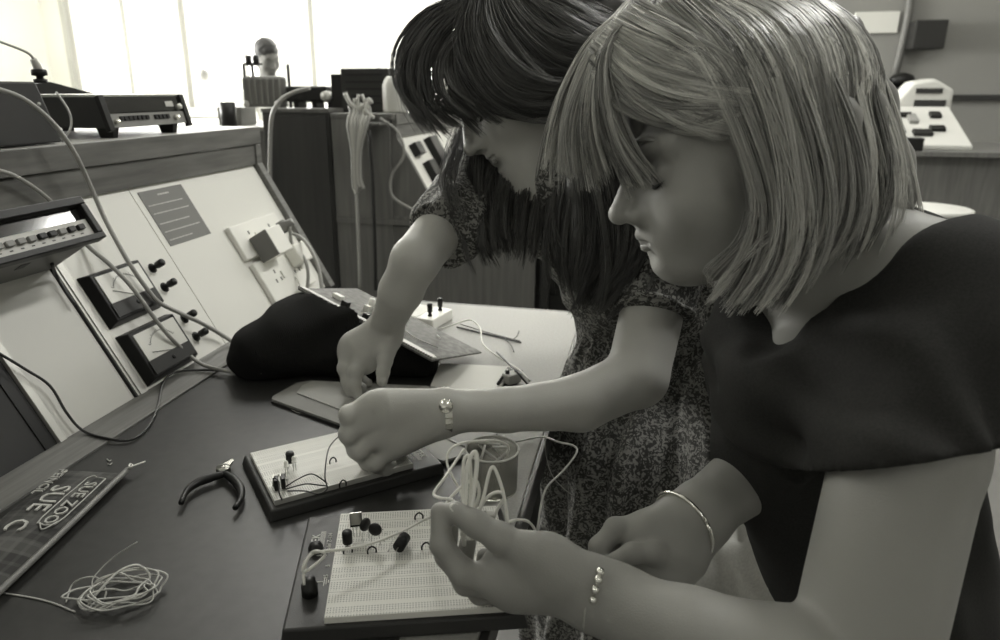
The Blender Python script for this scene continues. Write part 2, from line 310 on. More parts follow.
def console(y0, y1, near=True):
    t = thing('bench_console', 'sloping white instrument console with wooden shelf at the back of the foreground bench' if near else 'sloping instrument console of the next bench row', 'console', (-.9, y0, TZ))
    prof = [(-.716, TZ), (-.882, 1.037), (-.882, 1.08), (-1.37, 1.08), (-1.37, TZ)]
    MB().prism(prof, y1-.022, y1, 'y').build('end_panel', 'wood_edge' if near else 'wood_far', t, .001)
    MB().prism(prof, y0, y0+.022, 'y').build('end_panel', 'wood_edge' if near else 'wood_far', t, .001)
    MB().b2((-1.37, y0, 1.098), (-.888, y1, 1.119)).build('shelf', 'laminate', t, .001)
    MB().b2((-.888, y0, 1.081), (-.880, y1, 1.119)).b2((-.9, y0, 1.081), (-.888, y1, 1.0975)).build('shelf_edge', 'wood_mid', t, .0015)
    MB().b2((-.915, y0, 1.034), (-.886, y1-.001, 1.0795)).build('fascia', 'wood_mid', t, .0015)
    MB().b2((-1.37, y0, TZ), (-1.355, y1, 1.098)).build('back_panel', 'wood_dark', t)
    def sl(ya, yb, w0, w1, z0, z1, name, mat, bv=.0006):
        m = frame(PB+Vector((0, 0, 0)), (0, 1, 0), z=PN)
        return MB(m).b2((ya, w0, z0), (yb, w1, z1)).build(name, mat, t, bv)
    if near:
        sl(1.0715, y1-.024, .0, .33, -.004, 0, 'sloped_panel', 'panel'); sl(.853, 1.0700, .0, .33, -.004, 0, 'sloped_panel', 'panel')
        sl(.692, .826, .0, .33, -.004, 0, 'sloped_panel', 'panel_grey'); sl(.838, .852, .0, .33, -.004, .003, 'divider_strip', 'alu'); sl(.827, .831, .0, .33, -.004, .004, 'divider_strip', 'black_soft')
        sl(.831, .838, .0, .33, -.004, .001, 'divider_strip', 'alu'); sl(.680, .6915, .0, .33, -.004, .003, 'divider_strip', 'alu')
        sl(y0+.03, .66, .0, .33, -.01, -.004, 'equipment_bay', 'black_soft'); sl(.66, .679, .0, .33, -.02, -.002, 'equipment_bay', 'black'); sl(y0+.03, y1-.03, .0, .33, -.024, -.020, 'backing_board', 'black_soft')
        # notice
        n = sl(1.086, 1.211, .206, .316, .0002, .0012, 'notice', 'notice', 0)
        m = frame(PB, (0, 1, 0), z=PN); tx = MB()
        tx = MB(m); rw = random.Random(3)
        def words(x0, x1, y, h):                       # rows of worn, unreadable print
            x = x0
            while x < x1-.003:
                w = rw.uniform(.003, .009); tx.b2((x, y-h/2, .0013), (min(x+w, x1), y+h/2, .0015)); x += w+.0016
        words(1.132, 1.164, .305, .0030)
        for k, e in enumerate((.190, .196, .182, .198, .160)): words(1.093, 1.0+e, .287-.0165*k-(.004 if k > 1 else 0), .0018)
        tx.build('lettering', 'ink_white', n)
        # binding posts
        for w in (.180, .142, .079, .042):
            mp = frame(PB+Vector((0, 1.014, 0))+PW*w, (0, 1, 0), z=PN)
            c = MB(mp).lathe([(.0065, 0), (.0065, .003), (.004, .004), (.004, .011), (.0062, .012), (.0066, .024), (.0058, .026)], 14).build('binding_post', 'black', t)
            MB(mp).lathe([(.009, 0), (.009, .0008)], 14).build('washer', 'black_soft', c)
        # two moving-coil meters
        for k, (wc, shade) in enumerate(((.158, 1), (.054, 1))):
            mm = frame(PB+Vector((0, .918, 0))+PW*wc, (0, 1, 0), z=PN); hw, hh = .0605, .0455
            c = MB(mm).hexa([(-hw, -hh, 0), (hw, -hh, 0), (hw, hh, 0), (-hw, hh, 0)], [(-hw+.006, -hh+.006, .020), (hw-.006, -hh+.006, .020), (hw-.006, hh-.006, .020), (-hw+.006, hh-.006, .020)]).build('meter_case', 'black', t, .0015, label='black moving-coil meter with white dial, %s of the two' % ('upper' if k == 0 else 'lower'))
            MB(mm).b2((-hw+.012, -.012, .0202), (hw-.012, hh-.011, .0215)).build('dial', 'meter_face', c)
            ar = MB(mm).tube([Vector((.033*math.cos(a), -.008+.033*math.sin(a), .0218)) for a in [PI*(.18+.64*i/14) for i in range(15)]], .0003, 4, 0)
            for i in range(21):
                a = PI*(.18+.64*i/20); r1 = .037 if i % 5 == 0 else .0352
                ar.tube([(.033*math.cos(a), -.008+.033*math.sin(a), .0218), (r1*math.cos(a), -.008+r1*math.sin(a), .0218)], .0003, 4, 0)
            ar.build('dial_scale', 'ink', c)
            MB(mm).tube([(.004, -.012, .0228), (-.034, .006 if k == 0 else -.002, .0228)], .0005, 4, 0).build('needle', 'ink', c)
            MB(mm).b2((-hw+.009, -hh+.009, .0202), (hw-.009, -.0125, .0225)).build('lower_cover', 'dark', c, .001)
            MB(mm @ Matrix.Translation((0, -.024, .0225))).lathe([(.0035, 0), (.0035, .0012), (.002, .0016)], 12).build('zero_screw', 'black', c)
        # double socket outlet
        for a, b_, w0, w1 in ((1.255, 1.445, .128, .205), (1.262, 1.450, .022, .118)):
            c = sl(a, b_, w0, w1, 0, .013, 'socket_plate', 'white', .003)
            m = frame(PB, (0, 1, 0), z=PN)
            for q in (.28, .72):
                x = a+(b_-a)*q; s = MB(m)
                for dx, dy in ((0, .014), (-.010, -.006), (.010, -.006)): s.b2((x+dx-.002, (w0+w1)/2+dy-.004, .0132), (x+dx+.002, (w0+w1)/2+dy+.004, .0136))
                s.build('socket_slots', 'black_soft', c)
                MB(m).b2((x+.018, (w0+w1)/2-.008, .013), (x+.028, (w0+w1)/2+.010, .017)).build('switch', 'white', c, .001)
    else:
        sl(y0+.022, y1-.024, .0, .33, -.004, 0, 'sloped_panel', 'panel')
        for (a, b_, w0, w1) in ((y0+.10, y0+.17, .24, .29), (y0+.14, y0+.22, .13, .21), (y0+.30, y0+.40, .15, .30), (y0+.46, y0+.56, .05, .18)):
            sl(a, b_, w0, w1, 0, .03, 'meter_case', 'black', .002)
        for a in (.06, .25, .43): sl(y0+a, y0+a+.02, .05, .08, 0, .02, 'socket_plate', 'grey', .002)
    return t
bench(-.45, 1.427); console(-.45, 1.515)
bench(2.45, 4.6, False); console(2.452, 4.6, False)
# dark cabinet standing at the end of the next bench, beside its console
t = thing('storage_cabinet', 'tall dark veneered cabinet behind the console at the head of the next bench', 'cabinet', (-1.27, 2.7, 0))
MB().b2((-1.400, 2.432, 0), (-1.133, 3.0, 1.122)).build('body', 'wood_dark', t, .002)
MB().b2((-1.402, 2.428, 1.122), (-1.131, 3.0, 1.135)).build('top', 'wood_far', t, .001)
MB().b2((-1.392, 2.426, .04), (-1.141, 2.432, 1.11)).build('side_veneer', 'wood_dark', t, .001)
t = thing('end_cupboard', 'brown veneered cupboard end standing between dark cabinet and sloping console', 'cupboard', (-1.0, 2.7, 0))
MB().b2((-1.130, 2.440, 0), (-.905, 2.4505, 1.105)).build('side', 'wood_far', t, .001)
MB().b2((-1.130, 2.436, 1.105), (-.895, 2.4505, 1.119)).build('top_edge', 'wood_far', t, .001)
MB().b2((-1.130, 2.434, .722), (-.80, 2.440, .742)).build('rail', 'wood_far', t, .001)
t = thing('low_cupboard', 'grey brown cupboard just beyond the end of the foreground console', 'cupboard', (-1.6, 2.7, 0))
MB().b2((-1.75, 2.5, 0), (-1.404, 3.0, 1.05)).build('body', 'wood_far', t, .002)
MB().b2((-1.76, 2.49, 1.05), (-1.404, 3.0, 1.065)).build('top', 'laminate', t, .002)
t = thing('post', 'dark square post standing behind the brunette woman', 'post', (-.3, 2.5, 0))
MB().b2((-.352, 2.47, 0), (-.322, 2.5, .715)).build('upright', 'dark', t, .002)
t = thing('gap_filler', 'dark drawer box added under the next bench to darken the gap behind the brunette woman', 'filler', (-.21, 2.9, 0))
MB().b2((-.45, 2.56, .0), (-.12, 3.2, .70)).build('body', 'wood_dark', t, .003)  # added box hiding the bright far wall so the gap reads dark
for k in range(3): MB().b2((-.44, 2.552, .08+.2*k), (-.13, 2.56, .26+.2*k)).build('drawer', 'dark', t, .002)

# ================================================================== ON THE SHELF
SZ = 1.119
t = thing('power_supply_box', 'plain black box with a knob on top at the left end of the shelf', 'box', (-1.03, .83, SZ))
MB().hexa([(-1.17, .66, SZ+.002), (-.905, .66, SZ+.002), (-.905, .957, SZ+.002), (-1.17, .957, SZ+.002)], [(-1.165, .66, 1.212), (-.925, .66, 1.212), (-.925, .945, 1.212), (-1.165, .945, 1.212)]).build('case', 'black_soft', t, .003)
MB().lathe([(.011, 0), (.011, .006), (.006, .007), (.006, .011), (.0125, .012), (.0125, .020), (.010, .022)], 12, Matrix.Translation(XP(41, 83, -1.0))).build('terminal_knob', 'black', t)
MB().cyl(XP(39, 104, -.92)-Vector((.004, 0, 0)), XP(39, 104, -.917), .003).build('screw', 'alu', t)
kp = XP(41, 83, -1.0)
wire('test_lead', [kp+Vector((0, 0, .022)), XP(38, 66, -1.0), XP(33, 58, -1.0), XP(24, 51, -1.0), XP(-10, 38, -1.0)], .0022, 'cable_grey', 'thin grey lead rising from the knob on the black box', 'cable')
MB().tube([XP(40, 72, -1.0), XP(37, 66, -1.0), XP(33, 59, -1.0)], lambda u: .0075-.003*abs(u-.4), 10).build('lead_plug', 'light', label='pale plug on the thin lead above the black box', cat='plug')
# frequency counter
t = thing('frequency_counter', 'dark bench frequency counter with a row of buttons on the wooden shelf', 'meter', (-1.03, 1.19, SZ))
cy0, cy1 = 1.072, 1.305
MB().hexa([(-1.20, cy0, 1.136), (-.918, cy0, 1.136), (-.918, cy1, 1.136), (-1.20, cy1, 1.136)], [(-1.20, cy0, 1.188), (-.932, cy0, 1.188), (-.932, cy1, 1.188), (-1.20, cy1, 1.188)]).build('case', 'dark', t, .002)
MB().b2((-1.20, cy0-.001, 1.188), (-.93, cy1+.001, 1.1925)).build('top_cover', 'alu', t, .001)
fm = frame((-.9165, cy0, 1.136), (0, 1, 0), y=(-.014, 0, .052))      # front: x along the shelf, y up
for y in (cy0-.001, cy1-.012): MB(fm).b2((y-cy0, -.006, -.004), (y-cy0+.013, .056, .006)).build('side_cheek', 'black', t, .001)
MB(fm).b2((.013, .026, -.001), (.221, .052, .001)).build('display_window', 'glass_dark', t, .0005)
c = MB(fm).b2((.013, .000, -.001), (.221, .024, .002)).build('control_strip', 'midgrey', t, .0005)
for k in range(7): MB(fm).b2((.034+.0115*k, .011, .002), (.042+.0115*k, .019, .006)).build('push_button', 'black', c, .0006)
for k in range(4): MB(fm).b2((.128+.0115*k, .011, .002), (.136+.0115*k, .019, .006)).build('push_button', 'black', c, .0006)
MB(fm).cyl((.022, .010, .002), (.022, .010, .010), .004).build('input_socket', 'silver', c)
MB(fm).cyl((.190, .012, .002), (.190, .012, .010), .0048).build('input_socket', 'silver', c)
MB(fm).cyl((.208, .032, .001), (.208, .032, .010), .0055).build('rotary_knob', 'alu', t)
MB(fm).b2((.175, .034, .001), (.198, .044, .002)).build('brand_plate', 'light', t)
for y in (cy0+.012, cy1-.055):
    MB().hexa([(-.945, y, SZ), (-.918, y, SZ), (-.918, y+.012, SZ), (-.945, y+.012, SZ)], [(-.95, y-.002, 1.137), (-.914, y-.002, 1.137), (-.914, y+.014, 1.137), (-.95, y+.014, 1.137)]).build('foot', 'black', t, .001)
    MB().b2((-1.18, y, SZ), (-1.16, y+.012, 1.137)).build('foot', 'black', t, .001)
a = XP(46, 93, -1.02); b_ = XP(98, 97, -1.0)
MB().prism([(1.035, 1.193), (1.205, 1.193), (1.10, 1.214), (1.035, 1.207)], -1.06, -1.045, 'x').build('carry_handle', 'black', t, .001)
wire('thin_lead', [XP(56, 92, -.90), XP(66, 106, -.885), XP(71, 118, -.88), XP(70, 130, -.88), XP(62, 142, -.885)], .0017, 'cable_grey', 'thin grey lead looping down beside the black box', 'cable')

# digital multimeter standing out from the console slope, face parallel to it
q0 = PL(102, 237, .112); q1 = PL(82, 196, .112); yr = (q0.y+q1.y)/2
wb = (q0-PB-PN*.112).dot(PW); wt = (q1-PB-PN*.112).dot(PW)
mm = frame(PB, (0, 1, 0), z=PN)
t = thing('digital_multimeter', 'digital multimeter with push-button row hanging on the console slope', 'meter', mm @ Matrix.Translation((yr-.12, wb, 0)))
MB(mm).b2((yr-.235, wb+.003, .001), (yr-.003, wt-.004, .100)).build('case', 'grey', t, .002)
z0 = .098
bz = MB(mm).b2((yr-.24, wb-.002, z0), (yr, wb+.007, z0+.018)).b2((yr-.24, wt-.012, z0), (yr, wt, z0+.018))
bz.b2((yr-.010, wb+.007, z0), (yr, wt-.012, z0+.018)).b2((yr-.24, wb+.007, z0), (yr-.23, wt-.012, z0+.018)); bz.build('bezel', 'black', t, .0015)
hh = wt-wb
MB(mm).b2((yr-.23, wb+hh*.50, z0+.002), (yr-.010, wt-.012, z0+.006)).build('display_window', 'glass_dark', t)
c = MB(mm).b2((yr-.23, wb+.007, z0+.002), (yr-.010, wb+hh*.50, z0+.011)).build('key_panel', 'light', t, .0006)
for k in range(12):
    MB(mm).b2((yr-.024-.0165*k, wb+hh*.27, z0+.011), (yr-.035-.0165*k, wb+hh*.39, z0+.017)).build('push_button', 'black' if k in (0, 1, 3, 4) else ('midgrey' if k < 9 else 'white'), c, .0008)
tx = MB(mm)
for k in range(9): tx.b2((yr-.028-.0165*k, wb+hh*.185, z0+.0111), (yr-.033-.0165*k, wb+hh*.21, z0+.0113))
for k in range(9): tx.b2((yr-.028-.011*k, wb+hh*.105, z0+.0111), (yr-.036-.011*k, wb+hh*.13, z0+.0113))
tx.build('lettering', 'ink', c)
MB(mm).b2((yr-.110, wb+.0025, .055), (yr-.095, wb+.0035, .070)).build('slot', 'black', t)

# plug-in adapters and mains leads at the double socket
mm = frame(PB, (0, 1, 0), z=PN)
MB(mm).b2((1.292, .108, .014), (1.352, .168, .062)).build('plug_adapter', ['white'], bevel=.003, label='boxy plug-in adapter with its shaded side painted grey in the console socket', cat='plug')
bpy.data.objects['plug_adapter'].data.materials.append(M['grey'])
for p_ in bpy.data.objects['plug_adapter'].data.polygons:
    if p_.normal.y < -.9: p_.material_index = 1  # near side coloured grey to stand for its shade
MB(mm).b2((1.386, .072, .014), (1.440, .118, .045)).build('mains_plug', 'white', bevel=.004, label='white mains plug in lower right of the console socket', cat='plug')
MB(mm).lathe([(.015, .014), (.015, .030), (.009, .036), (.008, .05)], 16, Matrix.Translation((1.425, .165, 0))).build('round_plug', 'grey', label='grey round plug with looping lead at the console socket', cat='plug')
pp = PB+Vector((0, 1.425, 0))+PW*.165+PN*.046
wire('power_cable', [pp, P(290, 232, 1.62), P(302, 238, 1.58), P(312, 252, 1.55), P(319, 270, 1.53), P(322, 292, 1.52), P(321, 304, 1.53)], .0042, 'cable_grey', 'outer grey power cable arching down from the round plug', 'cable')
wire('power_cable', [pp+Vector((0, -.005, -.01)), P(292, 244, 1.60), P(303, 256, 1.57), P(308, 272, 1.55), P(307, 292, 1.54)], .0038, 'cable_grey', 'inner grey power cable arching down from the round plug', 'cable')
wire('white_cord', [PB+Vector((0, 1.41, 0))+PW*.075+PN*.046, P(292, 272, 1.58), P(298, 280, 1.55), P(302, 294, 1.53)], .0018, 'cable_white', 'thin white cord leaving the white mains plug', 'cable')
# ================================================================== BODIES: smooth signed-distance blending, surfaced on a grid
def A3(v): return np.array(v, dtype=np.float32)
class SDF:
    def __init__(s): s.ops = []; s.warp = None
    def cone(s, a, b, r1, r2, k=.01, op='u'):
        a, b = A3(a), A3(b)
        lo = np.minimum(a-r1, b-r2); hi = np.maximum(a+r1, b+r2)
        def f(X, Y, Z):
            ab = b-a; L = float(ab @ ab)+1e-12
            t = np.clip(((X-a[0])*ab[0]+(Y-a[1])*ab[1]+(Z-a[2])*ab[2])/L, 0, 1)
            return np.sqrt((X-a[0]-t*ab[0])**2+(Y-a[1]-t*ab[1])**2+(Z-a[2]-t*ab[2])**2)-(r1+(r2-r1)*t)
        s.ops.append((op, f, lo, hi, k)); return s
    def flat(s, a, b, r1, r2, n, sq, k=.01, op='u'):
        """capsule squashed along direction n by factor sq"""
        a, b, n = A3(a), A3(b), A3(n); n = n/np.linalg.norm(n); r = max(r1, r2)
        lo = np.minimum(a, b)-r; hi = np.maximum(a, b)+r
        def f(X, Y, Z):
            ab = b-a; L = float(ab @ ab)+1e-12
            t = np.clip(((X-a[0])*ab[0]+(Y-a[1])*ab[1]+(Z-a[2])*ab[2])/L, 0, 1)
            dx, dy, dz = X-a[0]-t*ab[0], Y-a[1]-t*ab[1], Z-a[2]-t*ab[2]
            dn = dx*n[0]+dy*n[1]+dz*n[2]; rr = dx*dx+dy*dy+dz*dz-dn*dn; rad = r1+(r2-r1)*t
            q = np.sqrt(np.maximum(rr, 0)+(dn/sq)**2)
            g = np.sqrt(np.maximum(rr, 0)+(dn/sq**2)**2)+1e-9
            return (q-rad)*q/g
        s.ops.append((op, f, lo, hi, k)); return s
    def ell(s, c, r, R=None, k=.01, op='u'):
        """ellipsoid, R = 3 axis rows"""
        c = A3(c); r = A3(r); R = np.eye(3, dtype=np.float32) if R is None else np.array([list(v) for v in R], dtype=np.float32)
        e = np.sqrt(((R*r[:, None])**2).sum(0)); lo, hi = c-e, c+e
        def f(X, Y, Z):
            dx, dy, dz = X-c[0], Y-c[1], Z-c[2]; k0 = 0; k1 = 0
            for i in range(3):
                u = dx*R[i, 0]+dy*R[i, 1]+dz*R[i, 2]; k0 = k0+(u/r[i])**2; k1 = k1+(u/r[i]**2)**2
            k0 = np.sqrt(k0); return k0*(k0-1)/(np.sqrt(k1)+1e-9)
        s.ops.append((op, f, lo, hi, k)); return s
    def half(s, p, n, k=.004):
        """keep only the side the normal n points away from"""
        p, n = A3(p), A3(n); n = n/np.linalg.norm(n)
        s.ops.append(('c', lambda X, Y, Z: (X-p[0])*n[0]+(Y-p[1])*n[1]+(Z-p[2])*n[2], None, None, k)); return s
    def disp(s, f): s.ops.append(('d', f, None, None, 0)); return s
    def mesh(s, lo, hi, h):
        lo = A3(lo); hi = A3(hi); n = np.ceil((hi-lo)/h).astype(int)+1
        ax = [lo[i]+h*np.arange(n[i], dtype=np.float32) for i in range(3)]
        G = np.full(tuple(n), 1.0, dtype=np.float32)
        for op, f, a, b, k in s.ops:
            if a is None: sl = [slice(0, n[i]) for i in range(3)]
            else:
                mg = k+3*h; sl = []
                for i in range(3):
                    i0 = int(max(0, math.floor((a[i]-mg-lo[i])/h))); i1 = int(min(n[i], math.ceil((b[i]+mg-lo[i])/h)+1)); sl.append(slice(i0, i1))
                if any(q.start >= q.stop for q in sl): continue
            X = ax[0][sl[0]][:, None, None]; Y = ax[1][sl[1]][None, :, None]; Z = ax[2][sl[2]][None, None, :]
            g = G[tuple(sl)]
            if op == 'd': g += f(X, Y, Z).astype(np.float32); continue
            d = f(X, Y, Z)
            if op == 'u':
                m = np.minimum(g, d)
                if k > 0: hh = np.maximum(k-np.abs(g-d), 0); m = m-hh*hh/(4*k)
            else:
                if op == 's': d = -d
                m = np.maximum(g, d)
                if k > 0: hh = np.maximum(k-np.abs(g-d), 0); m = m+hh*hh/(4*k)
            G[tuple(sl)] = m
        return nets(G, lo, h)
def nets(G, lo, h):
    I = G < 0; nx, ny, nz = G.shape; cs = np.zeros((nx-1, ny-1, nz-1), dtype=np.int8)
    for i in (0, 1):
        for j in (0, 1):
            for k in (0, 1): cs += I[i:nx-1+i, j:ny-1+j, k:nz-1+k]
    act = (cs > 0) & (cs < 8); idx = np.argwhere(act)
    if len(idx) == 0: return np.zeros((0, 3)), np.zeros((0, 4), int)
    vid = np.full(act.shape, -1, dtype=np.int64); vid[act] = np.arange(len(idx))
    acc = np.zeros((len(idx), 3)); cnt = np.zeros(len(idx)); cor = [(i, j, k) for i in (0, 1) for j in (0, 1) for k in (0, 1)]
    val = {c: G[idx[:, 0]+c[0], idx[:, 1]+c[1], idx[:, 2]+c[2]] for c in cor}
    for c in cor:
        for a in range(3):
            if c[a]: continue
            e = list(c); e[a] = 1; e = tuple(e); v0, v1 = val[c], val[e]; m = (v0 < 0) != (v1 < 0)
            t = np.where(m, v0/(v0-v1+1e-12), 0); p = np.tile(np.array(c, float), (len(idx), 1)); p[:, a] += t
            acc[m] += p[m]; cnt[m] += 1
    V = lo+h*(idx+acc/cnt[:, None]); F = []
    for a in range(3):
        b, c = (a+1) % 3, (a+2) % 3
        s0 = [slice(None)]*3; s1 = [slice(None)]*3; s0[a] = slice(0, -1); s1[a] = slice(1, None)
        A, B = I[tuple(s0)], I[tuple(s1)]; e = np.argwhere(A != B)
        e = e[(e[:, b] > 0) & (e[:, c] > 0) & (e[:, b] < G.shape[b]-1) & (e[:, c] < G.shape[c]-1)]
        if len(e) == 0: continue
        sgn = A[e[:, 0], e[:, 1], e[:, 2]]; q = []
        for db, dc in ((-1, -1), (0, -1), (0, 0), (-1, 0)):
            f = e.copy(); f[:, b] += db; f[:, c] += dc; q.append(vid[f[:, 0], f[:, 1], f[:, 2]])
        q = np.stack(q, 1); q[~sgn] = q[~sgn][:, ::-1]; F.append(q)
    return V, np.concatenate(F)
def multires(sdf, lo, hi, h, fine=()):
    """coarse surface + finer surfaces inside boxes; the same field, so they meet"""
    V, F = sdf.mesh(lo, hi, h); parts = []
    if len(F):
        c = V[F].mean(1); keep = np.ones(len(F), bool)
        for (a, b, hf) in fine: keep &= ~np.all((c > A3(a)+h*.6) & (c < A3(b)-h*.6), axis=1)
        F = F[keep]
    parts.append((V, F))
    for (a, b, hf) in fine: parts.append(sdf.mesh(a, b, hf))
    o = 0; VV = []; FF_ = []
    for V, F in parts: VV.append(V); FF_.append(F+o); o += len(V)
    return np.concatenate(VV), np.concatenate(FF_)
def mesh_obj(name, V, F, mats, parent=None, mi=None, **pr):
    inv = np.array(mat_of(parent).inverted()) if parent else np.eye(4)
    V = V @ inv[:3, :3].T+inv[:3, 3]
    used = np.zeros(len(V), bool); used[F.ravel()] = True
    if name != 'hair': mp = np.cumsum(used)-1; V = V[used]; F = mp[F]
    me = bpy.data.meshes.new(name); k = F.shape[1]
    me.vertices.add(len(V)); me.vertices.foreach_set('co', V.astype(np.float32).ravel())
    me.loops.add(F.size); me.loops.foreach_set('vertex_index', F.astype(np.int32).ravel())
    me.polygons.add(len(F)); me.polygons.foreach_set('loop_start', np.arange(0, F.size, k, dtype=np.int32)); me.polygons.foreach_set('loop_total', np.full(len(F), k, np.int32))
    for mm in (mats if isinstance(mats, (list, tuple)) else [mats]): me.materials.append(M[mm] if isinstance(mm, str) else mm)
    me.update(calc_edges=True); me.polygons.foreach_set('use_smooth', np.ones(len(F), bool))
    me.validate(); o = bpy.data.objects.new(name, me); COL.objects.link(o)
    if parent: o.parent = parent; LOC[o.name] = mat_of(parent).copy()
    return props(o, **pr)
def limb(s, pts, rad, k=.012):
    k = .009
    for i in range(len(pts)-1): s.cone(pts[i], pts[i+1], rad[i], rad[i+1], k)
def finger(s, pts, r, k=.004):
    """MCP, PIP, DIP, TIP"""
    rr = [r*1.08, r, r*.9, r*.78]
    for i in range(len(pts)-1): s.cone(pts[i], pts[i+1], rr[i], rr[i+1], k if i else .007)
    s.ell(pts[1], (r*1.06,)*3, None, .003)
def head(s, O, f, u, sc=1.0, chin=1.0, neck=None, ears=True):
    """O: centre between the ears; f forward, u up; sc overall scale"""
    f = Vector(f).normalized(); u = (Vector(u)-f*Vector(u).dot(f)).normalized(); sd = f.cross(u)
    R = (f, sd, u)
    def p(a, b, c): return O+(f*a+sd*b+u*c)*sc
    E = lambda c, r, k, op='u': s.ell(p(*c), tuple(x*sc for x in r), R, k*sc, op)
    C = lambda a, b, r1, r2, k, op='u': s.cone(p(*a), p(*b), r1*sc, r2*sc, k*sc, op)
    E((-.018, 0, .035), (.090, .073, .082), .01)
    E((.022, 0, -.005), (.066, .060, .085), .03)
    E((.028, 0, -.058), (.050, .047, .042), .03)
    C((-.01, .048, -.05), (.055, .018, -.088*chin), .016, .014, .03); C((-.01, -.048, -.05), (.055, -.018, -.088*chin), .016, .014, .03)
    E((.066, 0, -.084*chin), (.018, .020, .016), .022)
    for q in (-1, 1):
        E((.052, .040*q, -.030), (.026, .024, .024), .03)                      # cheek
        C((.076, .010*q, .026), (.066, .044*q, .026), .010, .010, .016)         # brow
    E((.070, 0, -.054), (.024, .028, .024), .018)                              # muzzle
    C((.084, 0, .016), (.108, 0, -.026), .0070, .0088, .012)                    # nose
    for q in (-1, 1): C((.072, .005*q, .012), (.084, .009*q, -.030), .010, .012, .012)
    E((.1085, 0, -.0285), (.0095, .0095, .0085), .006)
    for q in (-1, 1): E((.096, .0105*q, -.0325), (.0095, .0070, .0070), .006)
    for q in (-1, 1): E((.100, .006*q, -.0395), (.004, .003, .003), .003, 's')   # nostril
    for q in (-1, 1): E((.092, .034*q, .003), (.016, .015, .011), .014, 's')     # socket
    for q in (-1, 1): E((.066, .031*q, .000), (.0150, .0150, .0135), .004)       # closed lid over the ball
    C((.0925, 0, -.0505), (.083, .016, -.0555), .0036, .0022, .006); C((.0925, 0, -.0505), (.083, -.016, -.0555), .0036, .0022, .006)
    C((.0895, 0, -.0610), (.082, .014, -.0575), .0044, .0026, .007); C((.0895, 0, -.0610), (.082, -.014, -.0575), .0044, .0026, .007)
    C((.100, 0, -.0560), (.082, .024, -.0575), .0016, .0014, .003, 's'); C((.100, 0, -.0560), (.082, -.024, -.0575), .0016, .0014, .003, 's')
    E((.094, 0, -.071), (.008, .016, .006), .014, 's')
    if ears:
        for q in (-1, 1):
            E((-.008, .074*q, -.006), (.016, .006, .030), .004); E((-.004, .081*q, -.004), (.009, .005, .018), .003, 's')
    if neck is not None: s.cone(p(-.022, 0, -.055), neck, .050*sc, .056*sc, .03)
    return p, R
def lips_of(p, sc, name, parent, mat='lip'):
    m = MB().tube([p(.0845, .017, -.0552), p(.0900, .009, -.0522), p(.0935, 0, -.0520), p(.0900, -.009, -.0522), p(.0845, -.017, -.0552)], lambda t: sc*(.0015+.0026*math.sin(PI*t)), 8, 5)
    m.tube([p(.0840, .016, -.0580), p(.0875, .008, -.0612), p(.0905, 0, -.0618), p(.0875, -.008, -.0612), p(.0840, -.016, -.0580)], lambda t: sc*(.0015+.0034*math.sin(PI*t)), 8, 5)
    return m.build(name, mat, parent)
def lashes_of(p, sc, parent, brow='dark'):
    for q in (-1, 1):
        MB().tube([p(.0735, .044*q, -.004), p(.0800, .037*q, -.0085), p(.0815, .029*q, -.0095), p(.0780, .020*q, -.006)], lambda t: sc*(.0006+.0012*math.sin(PI*t)), 6, 5).build('eyelashes', 'lash', parent)
        MB().tube([p(.0850, .012*q, .024), p(.0865, .024*q, .031), p(.0820, .036*q, .032), p(.0720, .048*q, .026)], lambda t: sc*(.0009+.0016*math.sin(PI*t)), 6, 5).build('eyebrow', brow, parent)
def nail(parent, tip, along, toward, r=.0068):
    n = (toward-along*toward.dot(along)/along.length_squared).normalized(); x = along.normalized(); m = frame(tip-x*.001+n*r, x, z=n)
    MB(m).ball((0, 0, 0), (.0058, .0045, .0014), 14).build('fingernail', 'skin_nail', parent)
